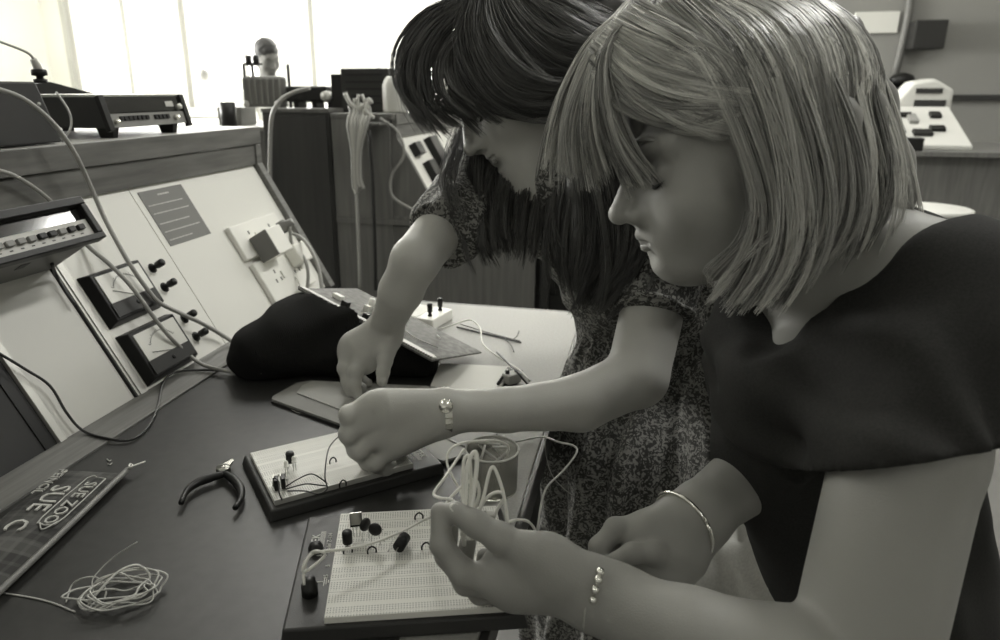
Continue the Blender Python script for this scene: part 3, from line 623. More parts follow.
# ---------------------------------------------------------------- hair: combed locks between guide curves over a solid mass
def strands(sheets, r=.0005, nseg=14, jit=.004, clump=.006, seed=1, shell=None):
    rg = np.random.RandomState(seed); VV = []; FF_ = []; CC = []; off = 0
    for guides, n, thick in sheets:
        K = 24; G = []
        for g in guides:
            c = cr([Vector(q) for q in g], 6); c = np.array([list(v) for v in c]); L = np.r_[0, np.cumsum(np.linalg.norm(np.diff(c, axis=0), axis=1))]
            t = np.linspace(0, L[-1], nseg); G.append(np.stack([np.interp(t, L, c[:, i]) for i in range(3)], 1))
        G = np.array(G); ng = len(G)
        nc = max(4, n//26); cu = np.sort(rg.rand(nc))*(ng-1); cph = rg.rand(nc, 3)*2*PI; camp = clump*(.3+rg.rand(nc)); cdep = rg.rand(nc); ctone = rg.rand(nc)
        for i in range(n):
            ci = rg.randint(nc); u = min(max(cu[ci]+rg.randn()*.035*(ng-1)/max(1, ng-1)*1.6, 0), ng-1-1e-6); j = int(u); fr = u-j
            c = G[j]*(1-fr)+G[j+1]*fr if ng > 1 else G[0].copy()
            t = np.linspace(0, 1, nseg)[:, None]
            dirn = c-np.array(CAM); dirn /= np.linalg.norm(dirn, axis=1)[:, None]
            lay = (cdep[ci]*.6+rg.rand()*.4)*thick
            c = c+dirn*lay
            c = c+np.concatenate([np.sin(t*(2+ph*.35)+ph)-np.sin(ph) for ph in cph[ci]], 1)*camp[ci]*t
            c = c+np.cumsum(rg.randn(nseg, 3), 0)*jit*.07+rg.randn(1, 3)*jit*.5*(1-.3*t)
            if shell:
                q = c-np.array(shell[0]); Rm = np.array([list(v) for v in shell[1]]); ql = q @ Rm.T/np.array(shell[2]); nn = np.linalg.norm(ql, axis=1)
                sc_ = np.maximum(1, (1.0+.05*lay/max(thick, 1e-6)*-1+.05)/np.maximum(nn, 1e-3)); wgt = np.clip((ql[:, 2]+.35)*3, 0, 1); sc_ = 1+(sc_-1)*wgt
                c = np.array(shell[0])+((ql*sc_[:, None])*np.array(shell[2])) @ Rm
            ln = 1-abs(rg.randn())*.045; tt = np.linspace(0, min(1, ln), nseg)
            c = np.stack([np.interp(tt, np.linspace(0, 1, nseg), c[:, a]) for a in range(3)], 1)
            tg = np.gradient(c, axis=0); tg /= np.linalg.norm(tg, axis=1)[:, None]+1e-9
            a = np.cross(tg, dirn); a /= np.linalg.norm(a, axis=1)[:, None]+1e-9; b = np.cross(tg, a)
            rr = r*(.7+.6*rg.rand())*np.clip(1.25-tt*.9, .35, 1)[:, None]
            ring = np.stack([c+a*rr, c-a*rr*.5+b*rr*.86, c-a*rr*.5-b*rr*.86], 1).reshape(-1, 3)
            k = np.arange(nseg-1)[:, None]*3; f = np.concatenate([np.stack([k[:, 0]+x, k[:, 0]+(x+1) % 3, k[:, 0]+3+(x+1) % 3, k[:, 0]+3+x], 1) for x in range(3)])
            CC.append(np.full(len(ring), .62*ctone[ci]+.38*rg.rand())); VV.append(ring); FF_.append(f+off); off += len(ring)
    return np.concatenate(VV), np.concatenate(FF_), np.concatenate(CC)
def hair_obj(name, mat, parent, mass, *locks):
    parts = [(mass[0], mass[1], np.full(len(mass[0]), .25))]+list(locks); o = 0; VV = []; F = []
    for V, f, c in parts: VV.append(V); F.append(f+o); o += len(V)
    ob = mesh_obj(name, np.concatenate(VV), np.concatenate(F), mat, parent)
    at = ob.data.attributes.new('tone', 'FLOAT', 'POINT'); cc = np.concatenate([c for _, _, c in parts])
    at.data.foreach_set('value', cc[:len(ob.data.vertices)].astype(np.float32)); return ob
# ================================================================== BLONDE WOMAN, seated at the right
def cam2w(r, u, f): return (RR*r+UU*u+FF*f)
t = blonde = thing('person', 'seated person with straight blonde bob in dark tee shirt holding white wires over breadboard', 'person', (P(880, 640, .85).x, P(880, 640, .85).y, 0))
hO = P(733, 158, .63); hf = cam2w(-.978, -.208, .03); hu = cam2w(-.205, .965, -.17)
s = SDF()
nb = P(822, 262, .665)                                   # base of the neck
Ls, Rs = P(945, 296, .58), P(815, 275, .85)
chest = P(845, 380, .73); waist = P(850, 520, .80); pelv = P(880, 640, .88)
br = (Ls-Rs).normalized()
pB, RB = head(s, hO, hf, hu, 1.0, .94, nb+Vector((0, 0, -.0)))
s.cone(nb, (Ls+Rs)/2+Vector((0, 0, -.01)), .058, .07, .04)
s.cone(Ls, Rs, .052, .052, .05); s.cone(nb+Vector((0, 0, .005)), Ls, .04, .045, .05); s.cone(nb, Rs, .04, .045, .05)
for q, (a, b_, r1, r2) in enumerate(((P(870, 330, .70), P(860, 520, .80), .10, .078), (P(835, 345, .77), P(862, 520, .84), .095, .078))): s.cone(a, b_, r1, r2, .05)
s.cone(P(860, 520, .80), P(895, 640, .86), .09, .115, .05)
for q in ((798, 390, .63), (780, 385, .74)): s.ell(P(*q), (.045, .045, .05), None, .04)     # bust
Le, Lw = P(852, 692, .50), P(600, 597, .555)
limb(s, [Ls, P(908, 450, .53), Le], [.052, .0505, .047], .02); limb(s, [Le, P(790, 672, .50), P(690, 636, .52), Lw], [.044, .044, .034, .0255], .02)
Re, Rw = P(838, 410, .80), P(690, 520, .675)
limb(s, [Rs, Re], [.05, .042], .02); limb(s, [Re, P(768, 462, .735), Rw], [.043, .039, .0265], .02)
s.flat(P(612, 600, .555), Lw, .029, .027, cam2w(.1, .3, 1), .8, .015); s.flat(P(700, 515, .678), Rw, .03, .027, cam2w(.3, .2, 1), .85, .015)
# left hand (near): thumb side up, fingers curled round the wires
Lm = P(545, 566, .560)
s.flat(P(585, 588, .555), P(520, 577, .558), .026, .030, cam2w(.1, .25, 1), .62, .015)
for q, r in (((505, 562, .570), .021), ((500, 580, .560), .019), ((512, 592, .575), .018)): s.cone(Lm, P(*q), .021, r*.75, .014)
s.cone(P(575, 576, .55), P(532, 552, .545), .017, .0135, .014)
finger(s, [P(533, 552, .545), P(500, 538, .548), P(476, 524, .553), P(455, 512, .560)], .0112, .005)            # thumb
finger(s, [P(500, 582, .555), P(462, 572, .553), P(442, 545, .556), P(440, 512, .563)], .0100, .005)            # index
finger(s, [P(505, 588, .575), P(466, 582, .580), P(446, 556, .583), P(450, 525, .586)], .0098, .005)            # middle
finger(s, [P(515, 592, .592), P(480, 592, .600), P(462, 570, .605), P(468, 542, .606)], .0094, .005)
finger(s, [P(528, 592, .606), P(498, 596, .616), P(482, 580, .622), P(484, 556, .622)], .0084, .005)
# right hand (far): pinching downwards
s.flat(P(690, 528, .675), P(655, 545, .672), .029, .031, cam2w(.1, .1, 1), .6, .015)
s.cone(P(672, 520, .68), P(648, 524, .682), .017, .0135, .012); s.cone(P(680, 560, .665), P(672, 575, .66), .024, .02, .02)
finger(s, [P(648, 523, .682), P(616, 529, .680), P(599, 547, .674), P(600, 568, .670)], .0105, .005)             # index
finger(s, [P(650, 535, .695), P(622, 540, .698), P(606, 556, .692), P(606, 576, .686)], .0103, .005)
finger(s, [P(655, 548, .705), P(630, 556, .710), P(616, 570, .704), P(618, 588, .698)], .0098, .005)
finger(s, [P(662, 560, .712), P(640, 572, .717), P(628, 584, .712), P(630, 598, .706)], .0088, .005)
finger(s, [P(676, 562, .655), P(655, 553, .650), P(632, 553, .652), P(612, 562, .657)], .0100, .005)             # thumb
lo = Vector((-.26, .30, .42)); hi = Vector((.52, .98, 1.32))
fine = [(hO-Vector((.135, .10, .135)), hO+Vector((.10, .12, .10)), .0018), (P(512, 562, .575)-Vector((.085, .075, .075)), P(512, 562, .575)+Vector((.075, .075, .07)), .0016), (P(650, 550, .68)-Vector((.07, .06, .07)), P(650, 550, .68)+Vector((.065, .06, .065)), .0018)]
V, F = multires(s, lo, hi, .0048, fine)
body = mesh_obj('body', V, F, 'skin_warm', t)
nail(t, P(455, 512, .560), P(455, 512, .560)-P(476, 524, .553), (CAM-P(455, 512, .56)).normalized()+Vector((0, 0, .8)), .0072); nail(t, P(600, 568, .670), P(600, 568, .670)-P(599, 547, .674), (CAM-P(600, 568, .67)).normalized()+Vector((-.5, 0, 0)), .0074)
lips_of(pB, 1, 'lips', t); lashes_of(pB, 1, t, 'card')

# dark tee shirt
c = SDF()
c.cone(nb+Vector((0, 0, -.03)), (Ls+Rs)/2+Vector((0, 0, -.02)), .062, .08, .04)
c.cone(Ls+Vector((0, 0, -.012)), Rs, .058, .060, .05); c.cone(nb+Vector((0, 0, -.03)), Ls+Vector((0, 0, -.012)), .040, .052, .05); c.cone(nb+Vector((0, 0, -.01)), Rs, .045, .053, .05)
for q, (a, b_, r1, r2) in enumerate(((P(870, 330, .70), P(858, 520, .80), .112, .094), (P(835, 345, .77), P(860, 520, .84), .106, .092))): c.cone(a, b_, r1, r2, .05)
c.cone(P(856, 520, .80), P(895, 650, .86), .104, .130, .05)
for q in ((793, 392, .63), (773, 380, .74)): c.ell(P(*q), (.056, .056, .070), None, .05)
c.cone(P(768, 352, .69), P(792, 465, .73), .050, .058, .05); c.cone(P(792, 465, .73), P(862, 585, .78), .058, .07, .05)
c.cone(Ls+Vector((0, 0, -.012)), P(902, 470, .53), .066, .066, .035)                                  # near sleeve
c.cone(Rs, P(830, 345, .82), .062, .058, .035)
ax_ = (P(898, 452, .53)-Ls).normalized()
# cloth folds: radiating from the armpit and along the sleeve
def folds(X, Y, Z):
    pr = (X-Ls.x)*ax_.x+(Y-Ls.y)*ax_.y+(Z-Ls.z)*ax_.z
    a = P(850, 420, .60); d = np.sqrt((X-a.x)**2+(Y-a.y)**2+(Z-a.z)**2)
    th = np.arctan2(Z-a.z, (X-a.x)+.6*(Y-a.y))
    return .0085*np.sin(th*8+d*14)*np.exp(-d/.13)+.0045*np.sin(42*pr+14*(X-Y))*np.exp(-((pr-.09)/.07)**2)+.0018*np.sin(X*41+Z*23+4*np.sin(Y*19))-.0030
c.disp(folds)
hem = P(880, 470, .53); h0, h1, h2 = P(880, 471, .466), P(828, 471, .53), P(940, 461, .467)
hn = (h1-h0).cross(h2-h0).normalized(); hn = hn if hn.z < 0 else -hn
c.ops.append(('c', lambda X, Y, Z, n=A3(hn), p=A3(h0), q=A3(hem): np.where(np.sqrt((X-q[0])**2+(Y-q[1])**2+(Z-q[2])**2) < .115, (X-p[0])*n[0]+(Y-p[1])*n[1]+(Z-p[2])*n[2], -1.0), None, None, 0))
# neck opening, deeper at the throat
c.cone(nb+Vector((0, 0, .02)), P(755, 345, .60), .068, .010, .012, 's'); c.cone(P(770, 300, .62), P(768, 325, .60), .036, .018, .02, 's'); c.cone(nb, nb+Vector((0, 0, .15)), .066, .07, .01, 's')
c.cone(P(850, 240, .60), P(915, 205, .60), .040, .030, .02, 's')
V, F = c.mesh(lo-Vector((.05, .05, .02)), hi+Vector((.1, .1, 0)), .0042)
tee = mesh_obj('tee_shirt', V, F, 'shirt', t)
# trousers
c = SDF(); c.cone(P(850, 600, .86), P(900, 660, .92), .13, .14, .05); c.cone(P(880, 600, .97), P(650, 583, .97), .105, .076, .05); c.cone(P(880, 680, .84), P(690, 700, .84), .095, .068, .05)
kn = P(650, 583, .97); kn2 = P(690, 700, .84)
c.cone(kn, Vector((kn.x+.02, kn.y, .08)), .062, .045, .03); c.cone(kn2, Vector((kn2.x+.02, kn2.y, .08)), .062, .045, .03)
c.disp(lambda X, Y, Z: .011*np.abs(np.sin(X*44+Y*16+1.5*np.sin(Z*30)))*np.clip((Z-.42)*8, 0, 1)-.006+.0025*np.sin(X*120+Y*90))
V, F = c.mesh(Vector((-.25, .35, .02)), Vector((.55, 1.15, .80)), .007)
tr = mesh_obj('trousers', V, F, 'trousers', t)
MB().lathe([(.009, -.02), (.009, .002), (.004, .002)], 14, frame(P(782, 592, .80), RR, z=-FF)).build('trouser_button', 'light', tr)
for kx in (kn, kn2):
    MB().hexa([(kx.x-.19, kx.y-.045, 0), (kx.x+.07, kx.y-.045, 0), (kx.x+.07, kx.y+.045, 0), (kx.x-.19, kx.y+.045, 0)], [(kx.x-.17, kx.y-.03, .05), (kx.x+.06, kx.y-.03, .09), (kx.x+.06, kx.y+.03, .09), (kx.x-.17, kx.y+.03, .05)]).build('shoe', 'dark', t, .012)
# jewellery
def bangle(name, ctr, axis, r, thick, mat, parent, sq=1, up=None):
    m = frame(ctr, Vector(axis).orthogonal() if up is None else up, z=axis)
    return MB(m).tube([(r*math.cos(a), r*sq*math.sin(a), 0) for a in [2*PI*i/28 for i in range(29)]], thick, 8, 0).build(name, mat, parent)
bangle('bangle', P(683, 525, .675), (P(768, 462, .735)-Rw), .034, .0022, 'silver', t)
wa = (P(690, 636, .52)-Lw).normalized(); bc = P(598, 596, .555)
b_ = bangle('bracelet', bc, wa, .0275, .0012, 'alu', t)
for q in ((600, 572, .5285), (598, 580, .5265), (595, 590, .5265), (593, 600, .528)): MB().ball(P(*q), .0036, 10).build('bead', 'silver', b_)
MB().tube([P(773, 372, .60), P(783, 366, .60), P(790, 364, .602)], .0008, 6).build('safety_pin', 'silver', tee)
# hair
def hg(*q): return [P(*a) for a in q]
side = [hg((655, 8, .600), (690, 45, .560), (718, 95, .545), (742, 150, .540), (758, 210, .542), (744, 262, .548), (712, 303, .555)),
        hg((675, -10, .590), (735, 50, .545), (768, 120, .532), (785, 200, .532), (780, 260, .538), (748, 308, .548)),
        hg((700, -22, .585), (775, 45, .540), (806, 120, .527), (818, 195, .530), (808, 248, .536), (782, 288, .545)),
        hg((720, -30, .585), (812, 40, .545), (842, 120, .533), (852, 185, .536), (845, 232, .543), (826, 262, .550)),
        hg((740, -36, .590), (838, 35, .565), (868, 110, .557), (880, 165, .558), (876, 208, .563), (862, 240, .570)),
        hg((750, -36, .620), (848, 30, .615), (880, 100, .612), (897, 160, .615), (906, 195, .620), (905, 221, .626)),
        hg((750, -34, .68), (840, 30, .70), (868, 100, .71), (880, 160, .71), (884, 205, .70), (880, 225, .69)),
        hg((730, -30, .72), (800, 30, .75), (830, 100, .76), (838, 160, .75), (838, 220, .74)),
        hg((700, -20, .72), (740, 40, .745), (765, 110, .745), (778, 170, .74), (780, 240, .73))]
bang = [hg((650, 20, .635), (633, 75, .640), (630, 118, .645), (620, 165, .65)),
        hg((640, 10, .66), (605, 60, .665), (592, 110, .665), (582, 168, .665)),
        hg((668, -5, .69), (618, 25, .70), (582, 70, .70), (562, 120, .695), (550, 168, .69)),
        hg((655, -5, .655), (600, 30, .655), (570, 75, .655), (553, 125, .655), (545, 176, .655)),
        hg((655, 0, .63), (608, 38, .615), (585, 85, .612), (575, 135, .615), (583, 184, .625)),
        hg((640, 5, .62), (607, 42, .600), (596, 90, .595), (602, 140, .600), (618, 184, .608)),
        hg((640, 5, .61), (608, 45, .596), (603, 90, .588), (616, 140, .590), (640, 183, .600)),
        hg((640, 8, .61), (610, 45, .594), (611, 90, .584), (630, 142, .583), (662, 179, .592))]
back = [hg((590, 48, .612), (640, 92, .583), (690, 118, .568), (742, 128, .556)),
        hg((600, 38, .608), (650, 72, .578), (700, 92, .562), (742, 108, .550)),
        hg((615, 20, .606), (660, 45, .574), (705, 68, .558), (738, 92, .548)),
        hg((640, 0, .604), (688, 28, .568), (720, 60, .554), (744, 95, .546))]
part = [hg((600, 56, .604), (618, 84, .585), (655, 114, .572), (742, 128, .556)), hg((603, 46, .604), (628, 72, .583), (680, 103, .566), (742, 118, .553)), hg((608, 36, .604), (640, 60, .58), (690, 86, .562), (742, 108, .55))]
rear = [hg((770, -30, .62), (852, 30, .605), (878, 80, .600), (893, 140, .605), (903, 190, .61), (909, 218, .615)), hg((770, -30, .66), (850, 30, .66), (876, 90, .665), (892, 150, .67), (900, 195, .67), (900, 222, .67))]
low = [hg((600, 100, .590), (640, 122, .577), (690, 134, .570), (742, 120, .557)), hg((590, 60, .605), (640, 105, .583), (695, 126, .570), (742, 124, .556))]
top = [hg((655, 12, .60), (680, -18, .61), (720, -40, .64)), hg((610, 35, .62), (640, -5, .64), (700, -45, .67)), hg((600, 30, .68), (640, -5, .70), (700, -40, .71))]
f_, s_, u_ = RB
crown = [hg((645, -2, .62), (690, -32, .635), (745, -45, .655), (800, -25, .68), (840, 30, .70)), hg((642, 5, .64), (690, -22, .665), (745, -32, .69), (795, -5, .72), (825, 40, .735)), hg((640, 10, .66), (680, -8, .695), (730, -10, .725), (775, 20, .74), (800, 60, .745))]
far = [hg((650, 0, .66), (660, 30, .71), (665, 90, .735), (668, 150, .73), (670, 220, .72)), hg((670, -12, .67), (700, 20, .735), (712, 80, .755), (715, 150, .75), (715, 240, .735)), hg((700, -20, .68), (745, 20, .745), (760, 80, .76), (768, 150, .755), (770, 245, .74))]
hs = strands([(crown, 1100, .01), (far, 1300, .01), (side, 6500, .016), (bang, 1900, .010), (back, 1500, .006), (part, 500, .004), (rear, 700, .02), (low, 260, .004), (top, 900, .01)], .00055, 18, .0022, .006, 3, (hO-f_*.020+u_*.036, RB, (.106, .087, .098)))
wisps = strands([([hg((745, 205, .545), (735, 240, .55), (700, 275, .553), (712, 285, .553)), hg((770, 240, .54), (745, 262, .546), (722, 285, .55))], 60, .004), ([hg((880, 160, .60), (905, 200, .61), (912, 212, .612)), hg((870, 140, .58), (895, 190, .59), (905, 215, .592))], 90, .01)], .0004, 12, .003, .003, 5)
hm = SDF()
hm.ell(hO-f_*.020+u_*.036, (.098, .081, .090), RB, .02)
for g in (side[2:6]):
    for i in range(1, len(g)-2):
        a = g[i]+(g[i]-CAM).normalized()*.020; b2_ = g[i+1]+(g[i+1]-CAM).normalized()*.020
        hm.cone(a, b2_, .013, .011, .012)
hm.ell(hO+f_*.055+u_*.012, (.075, .075, .110), RB, .006, 's')
hm.ell(hO+f_*.085-u_*.04, (.09, .085, .12), RB, .006, 's')
for a_, b2_ in (((612, 45, .615), (630, 90, .612)), ((630, 90, .612), (639, 130, .612))): hm.cone(P(*a_), P(*b2_), .010, .009, .004)
V, F = hm.mesh(hO-Vector((.2, .2, .22)), hO+Vector((.22, .22, .2)), .004)
hair_obj('hair', 'hair_blonde', t, (V, F), hs, wisps)
# ================================================================== BRUNETTE WOMAN, leaning over the bench
t = thing('person', 'standing person with long dark hair in floral dress leaning over the bench', 'person', (P(700, 430, 1.2).x, P(700, 430, 1.2).y, 0))
aO = P(520, 91, 1.0); af = cam2w(-.80, -.585, -.12); au = cam2w(-.59, .80, .0)
s = SDF(); nb2 = P(578, 168, 1.03)
pA, RA = head(s, aO, af, au, 1.0, .97, nb2)
aR, aL = P(486, 178, 1.12), P(668, 205, .95)
s.cone(nb2, (aR+aL)/2, .055, .07, .04); s.cone(aR, aL, .05, .05, .05)
wst = P(688, 335, 1.16); pel = P(705, 430, 1.22)
s.cone((aR+aL)/2, P(640, 265, 1.10), .085, .10, .05); s.cone(P(640, 265, 1.10), wst, .10, .095, .05); s.cone(wst, pel, .10, .13, .05)
aLe, aLw = P(637, 377, .885), P(447, 411, .83)
limb(s, [aL, P(657, 290, .92), aLe], [.050, .041, .039], .02); limb(s, [aLe, P(580, 403, .872), P(505, 410, .848), aLw], [.0370, .0345, .0262, .0250], .016)
aRe, aRw = P(415, 261, .945), P(386, 326, 1.055)
limb(s, [aR, P(447, 221, 1.0), aRe], [.048, .036, .0325], .02); limb(s, [aRe, P(401, 291, .975), aRw], [.0325, .0300, .0250], .014)
# left hand: fist over the board, knuckles to the left, finger tips down on the board
s.flat(P(440, 412, .828), P(385, 418, .805), .030, .038, cam2w(0, .45, 1), .55, .015)
s.cone(P(435, 420, .83), P(395, 438, .82), .022, .024, .015)
tipz = .787
def tipat(x, y): return T(x, y, tipz)
finger(s, [P(374, 403, .800), P(349, 415, .795), P(352, 432, .815), P(372, 446, .835)], .0105, .006)
finger(s, [P(376, 416, .800), P(349, 434, .798), P(356, 450, .820), P(378, 460, .842)], .0108, .006)
finger(s, [P(384, 432, .803), P(359, 450, .805), P(368, 462, .828), P(388, 463, .850)], .0105, .006)
finger(s, [P(398, 446, .812), P(375, 463, .815), P(385, 470, .835), P(402, 466, .850)], .0094, .006)
finger(s, [P(425, 432, .85), P(400, 446, .865), P(385, 452, .865), P(376, 460, .855)], .0105, .006)
# right hand: fingers pointing down on the papers
s.flat(P(383, 335, 1.055), P(360, 352, 1.055), .030, .036, cam2w(.2, .1, 1), .6, .015)
s.cone(P(388, 336, 1.05), P(386, 352, 1.04), .016, .0135, .012)
finger(s, [P(362, 358, 1.045), P(356, 372, 1.035), P(354, 385, 1.032), P(357, 394, 1.033)], .0105, .005)
finger(s, [P(349, 352, 1.055), P(345, 368, 1.048), P(348, 382, 1.043), P(351, 392, 1.041)], .0108, .005)
finger(s, [P(347, 356, 1.075), P(346, 372, 1.082), P(354, 383, 1.078), P(362, 388, 1.070)], .0100, .005)
finger(s, [P(352, 354, 1.095), P(354, 370, 1.102), P(361, 379, 1.095), P(368, 383, 1.088)], .0088, .005)
finger(s, [P(387, 350, 1.04), P(385, 361, 1.032), P(383, 372, 1.026), P(382, 381, 1.022)], .0105, .005)
lo = Vector((-.50, .62, .45)); hi = Vector((.42, 1.62, 1.36))
fine = [(aO-Vector((.13, .14, .16)), aO+Vector((.10, .10, .10)), .0022), (P(392, 430, .825)-Vector((.085, .075, .06)), P(392, 430, .825)+Vector((.075, .075, .06)), .0018), (P(365, 362, 1.06)-Vector((.06, .07, .075)), P(365, 362, 1.06)+Vector((.06, .07, .06)), .0020)]
V, F = multires(s, lo, hi, .0055, fine)
mesh_obj('body', V, F, 'skin', t); nail(t, P(382, 381, 1.022), P(382, 381, 1.022)-P(383, 372, 1.026), (CAM-P(382, 381, 1.022)).normalized()+Vector((.3, 0, 0)), .0074); lips_of(pA, 1, 'lips', t); lashes_of(pA, 1, t)
# dress: bodice with short gathered sleeves, waist, long skirt
c = SDF()
c.cone(nb2+Vector((0, 0, -.02)), (aR+aL)/2+Vector((0, 0, -.01)), .055, .08, .04); c.cone(aR, aL, .062, .062, .05)
c.cone((aR+aL)/2, P(640, 265, 1.10), .088, .112, .05); c.cone(P(640, 265, 1.10), wst, .118, .105, .05)
c.cone(aR, P(449, 228, .99), .066, .055, .03); c.cone(aL, P(656, 306, .912), .068, .051, .03)
c.ell(P(615, 262, 1.09), (.06, .06, .06), None, .04)
# rolled cuffs
hemR, hemL = P(442, 238, .975), P(653, 316, .905)
axR = (hemR-aR).normalized(); axL = (hemL-aL).normalized()
# skirt
hip = P(700, 430, 1.22); kneeA = P(605, 455, 1.16); kneeB = P(640, 470, 1.10)
c.cone(wst, hip, .105, .15, .05); c.cone(hip, kneeA, .145, .085, .06); c.cone(hip, kneeB, .14, .10, .06)
c.cone(wst, P(612, 400, 1.15), .085, .068, .05); c.cone(P(628, 318, 1.13), P(603, 400, 1.15), .06, .068, .05)
for q in (kneeA, kneeB, hip): c.cone(q, Vector((q.x+.02, q.y+.02, .22)), .10 if q is not hip else .15, .15, .05)
def dfold(X, Y, Z):
    rx, ry = X-wst.x, Y-wst.y; th = np.arctan2(ry, rx)
    below = np.clip((wst.z-.01-Z)*9, 0, 1)
    f = below*(.024*np.abs(np.sin(th*8+1.1*np.sin(Z*7)+1.5*np.sin(th*3)))-.013)+below*.004*np.sin(th*37+Z*12)
    g = (1-below)*(.0035*np.sin(X*55+Z*75+3*np.sin(Y*30))+.0025*np.sin(X*110-Z*60+Y*30))
    gather = .0035*np.sin(th*46)*np.exp(-((Z-wst.z)/.022)**2)
    return f+g+gather
c.disp(dfold)
for hm_, ax in ((hemR, axR), (hemL, axL)):
    c.ops.append(('c', lambda X, Y, Z, n=A3(ax), p=A3(hm_): np.where(np.sqrt((X-p[0])**2+(Y-p[1])**2+(Z-p[2])**2) < .085, (X-p[0])*n[0]+(Y-p[1])*n[1]+(Z-p[2])*n[2], -1.0), None, None, 0))
c.cone(nb2+Vector((0, 0, .02)), nb2+af*.10+Vector((0, 0, .02)), .058, .05, .01, 's')
V, F = c.mesh(Vector((-.55, .70, .04)), Vector((.70, 1.75, 1.28)), .0065)
dr = mesh_obj('dress', V, F, 'dress', t)
for nm, p_, ax, r in (('cuff', hemR, axR, .049), ('cuff', hemL, axL, .049)):
    m = frame(p_-ax*.008, ax.orthogonal(), z=ax)
    MB(m).tube([((r+.0015*math.sin(9*a))*math.cos(a), (r+.0015*math.cos(7*a))*math.sin(a), .003*math.sin(3*a)) for a in [2*PI*i/40 for i in range(41)]], .0035, 10, 0).build(nm, 'dress', t)
for q in (P(650, 540, 1.16), P(690, 545, 1.10)):
    MB().hexa([(q.x-.14, q.y-.04, 0), (q.x+.10, q.y-.04, 0), (q.x+.10, q.y+.04, 0), (q.x-.14, q.y+.04, 0)], [(q.x-.12, q.y-.03, .05), (q.x+.09, q.y-.03, .08), (q.x+.09, q.y+.03, .08), (q.x-.12, q.y+.03, .05)]).build('shoe', 'black', t, .01)
    MB().tube([(q.x+.05, q.y, .06), (q.x+.06, q.y, .30)], lambda u: .035+.012*u, 12, 0).build('lower_leg', 'skin', t)
# watch
wa = (P(520, 410, .85)-aLw).normalized(); m = frame(P(445, 411, .83), cam2w(0, 1, -.3), z=wa)
w_ = MB(m)
n_ = 24
for i in range(n_):
    a = 2*PI*i/n_; w_.box((.0275*math.cos(a), .0275*math.sin(a), 0), (.0022, .0068, .0085), Euler((0, 0, a)))
w_.build('watch_strap', 'silver', t)
MB(frame(P(446, 406, .80), RR, z=-FF)).lathe([(.0085, 0), (.0085, .003), (.0075, .0042)], 18).build('watch_case', 'silver', t)
# hair
fr = [hg((492, -5, .96), (432, 8, 1.03), (404, 45, 1.04), (399, 80, 1.035), (412, 112, 1.02)),
      hg((492, -5, .96), (438, 12, .985), (410, 50, .985), (408, 90, .98), (432, 124, .97)),
      hg((495, -8, .95), (448, 20, .955), (422, 58, .945), (424, 98, .94), (455, 128, .935)),
      hg((500, -10, .94), (462, 28, .935), (440, 64, .925), (446, 100, .915), (474, 121, .915)),
      hg((505, -12, .94), (478, 25, .925), (462, 60, .912), (470, 95, .905), (500, 118, .905))]
tp = [hg((470, -5, .94), (455, 40, .925), (468, 85, .908), (500, 114, .903), (540, 118, .903), (572, 100, .910)),
      hg((480, -8, .94), (480, 35, .915), (505, 80, .898), (545, 98, .895), (580, 88, .905)),
      hg((495, -12, .94), (510, 25, .912), (540, 60, .895), (575, 75, .896), (604, 66, .910)),
      hg((515, -15, .94), (545, 10, .912), (580, 35, .900), (612, 40, .915)),
      hg((540, -20, .95), (575, -5, .94), (618, 14, 1.0)),
      hg((550, -30, .97), (590, -15, .99), (625, 10, 1.04))]
lk = [hg((548, 92, .905), (566, 140, .90), (578, 190, .895), (580, 240, .895), (574, 280, .90), (582, 303, .905)),
      hg((565, 85, .905), (590, 135, .89), (606, 190, .880), (612, 245, .882), (604, 285, .89), (588, 306, .90)),
      hg((590, 75, .900), (615, 130, .885), (632, 190, .870), (637, 240, .872), (628, 280, .88), (603, 306, .89)),
      hg((600, 70, .91), (630, 130, .885), (646, 190, .865), (650, 232, .865), (642, 262, .87))]
fl = [hg((490, 100, 1.05), (474, 150, 1.01), (470, 200, .975), (475, 235, .955), (484, 256, .945)),
      hg((510, 110, 1.06), (490, 150, 1.02), (480, 200, .985), (484, 235, .96), (492, 252, .95)),
      hg((540, 120, 1.05), (520, 160, 1.01), (508, 200, .98), (506, 235, .955), (510, 250, .95)),
      hg((560, 120, 1.02), (545, 165, .99), (536, 205, .96), (532, 235, .945), (528, 246, .94)),
      hg((575, 120, .98), (565, 170, .95), (556, 210, .93), (556, 245, .92), (566, 276, .915)),
      hg((580, 110, .93), (580, 170, .91), (574, 220, .905), (572, 260, .905), (580, 292, .91))]
hs = strands([(fr, 1300, .03), (tp, 2300, .010), (lk, 1900, .02), (fl, 2800, .02)], .00065, 18, .0045, .009, 11, (aO-RA[0]*.018+RA[2]*.036, RA, (.102, .084, .094)))
stray = strands([([hg((440, 10, 1.0), (402, 50, 1.0), (392, 90, 1.0), (398, 120, .99)), hg((470, 0, .96), (430, 60, .95), (440, 120, .94), (485, 138, .925))], 90, .03), ([hg((458, 130, 1.05), (440, 160, .96), (434, 178, .93), (441, 194, .92)), hg((465, 130, 1.03), (456, 165, .96), (452, 185, .93), (462, 225, .92))], 120, .01)], .0005, 14, .01, .01, 12)
hm = SDF(); f_, s_, u_ = RA
hm.ell(aO-f_*.018+u_*.036, (.096, .078, .088), RA, .02); hm.ell(aO+f_*.055-u_*.018, (.075, .075, .085), RA, .006, 's')
hm.cone(P(560, 20, 1.0), P(610, 15, 1.0), .05, .035, .02)
for g in lk[:3]+fl[1:]:
    for i in range(0 if g in lk else 1, len(g)-2):
        dd = .022
        hm.cone(g[i]+(g[i]-CAM).normalized()*dd, g[i+1]+(g[i+1]-CAM).normalized()*dd, .012, .011, .015)
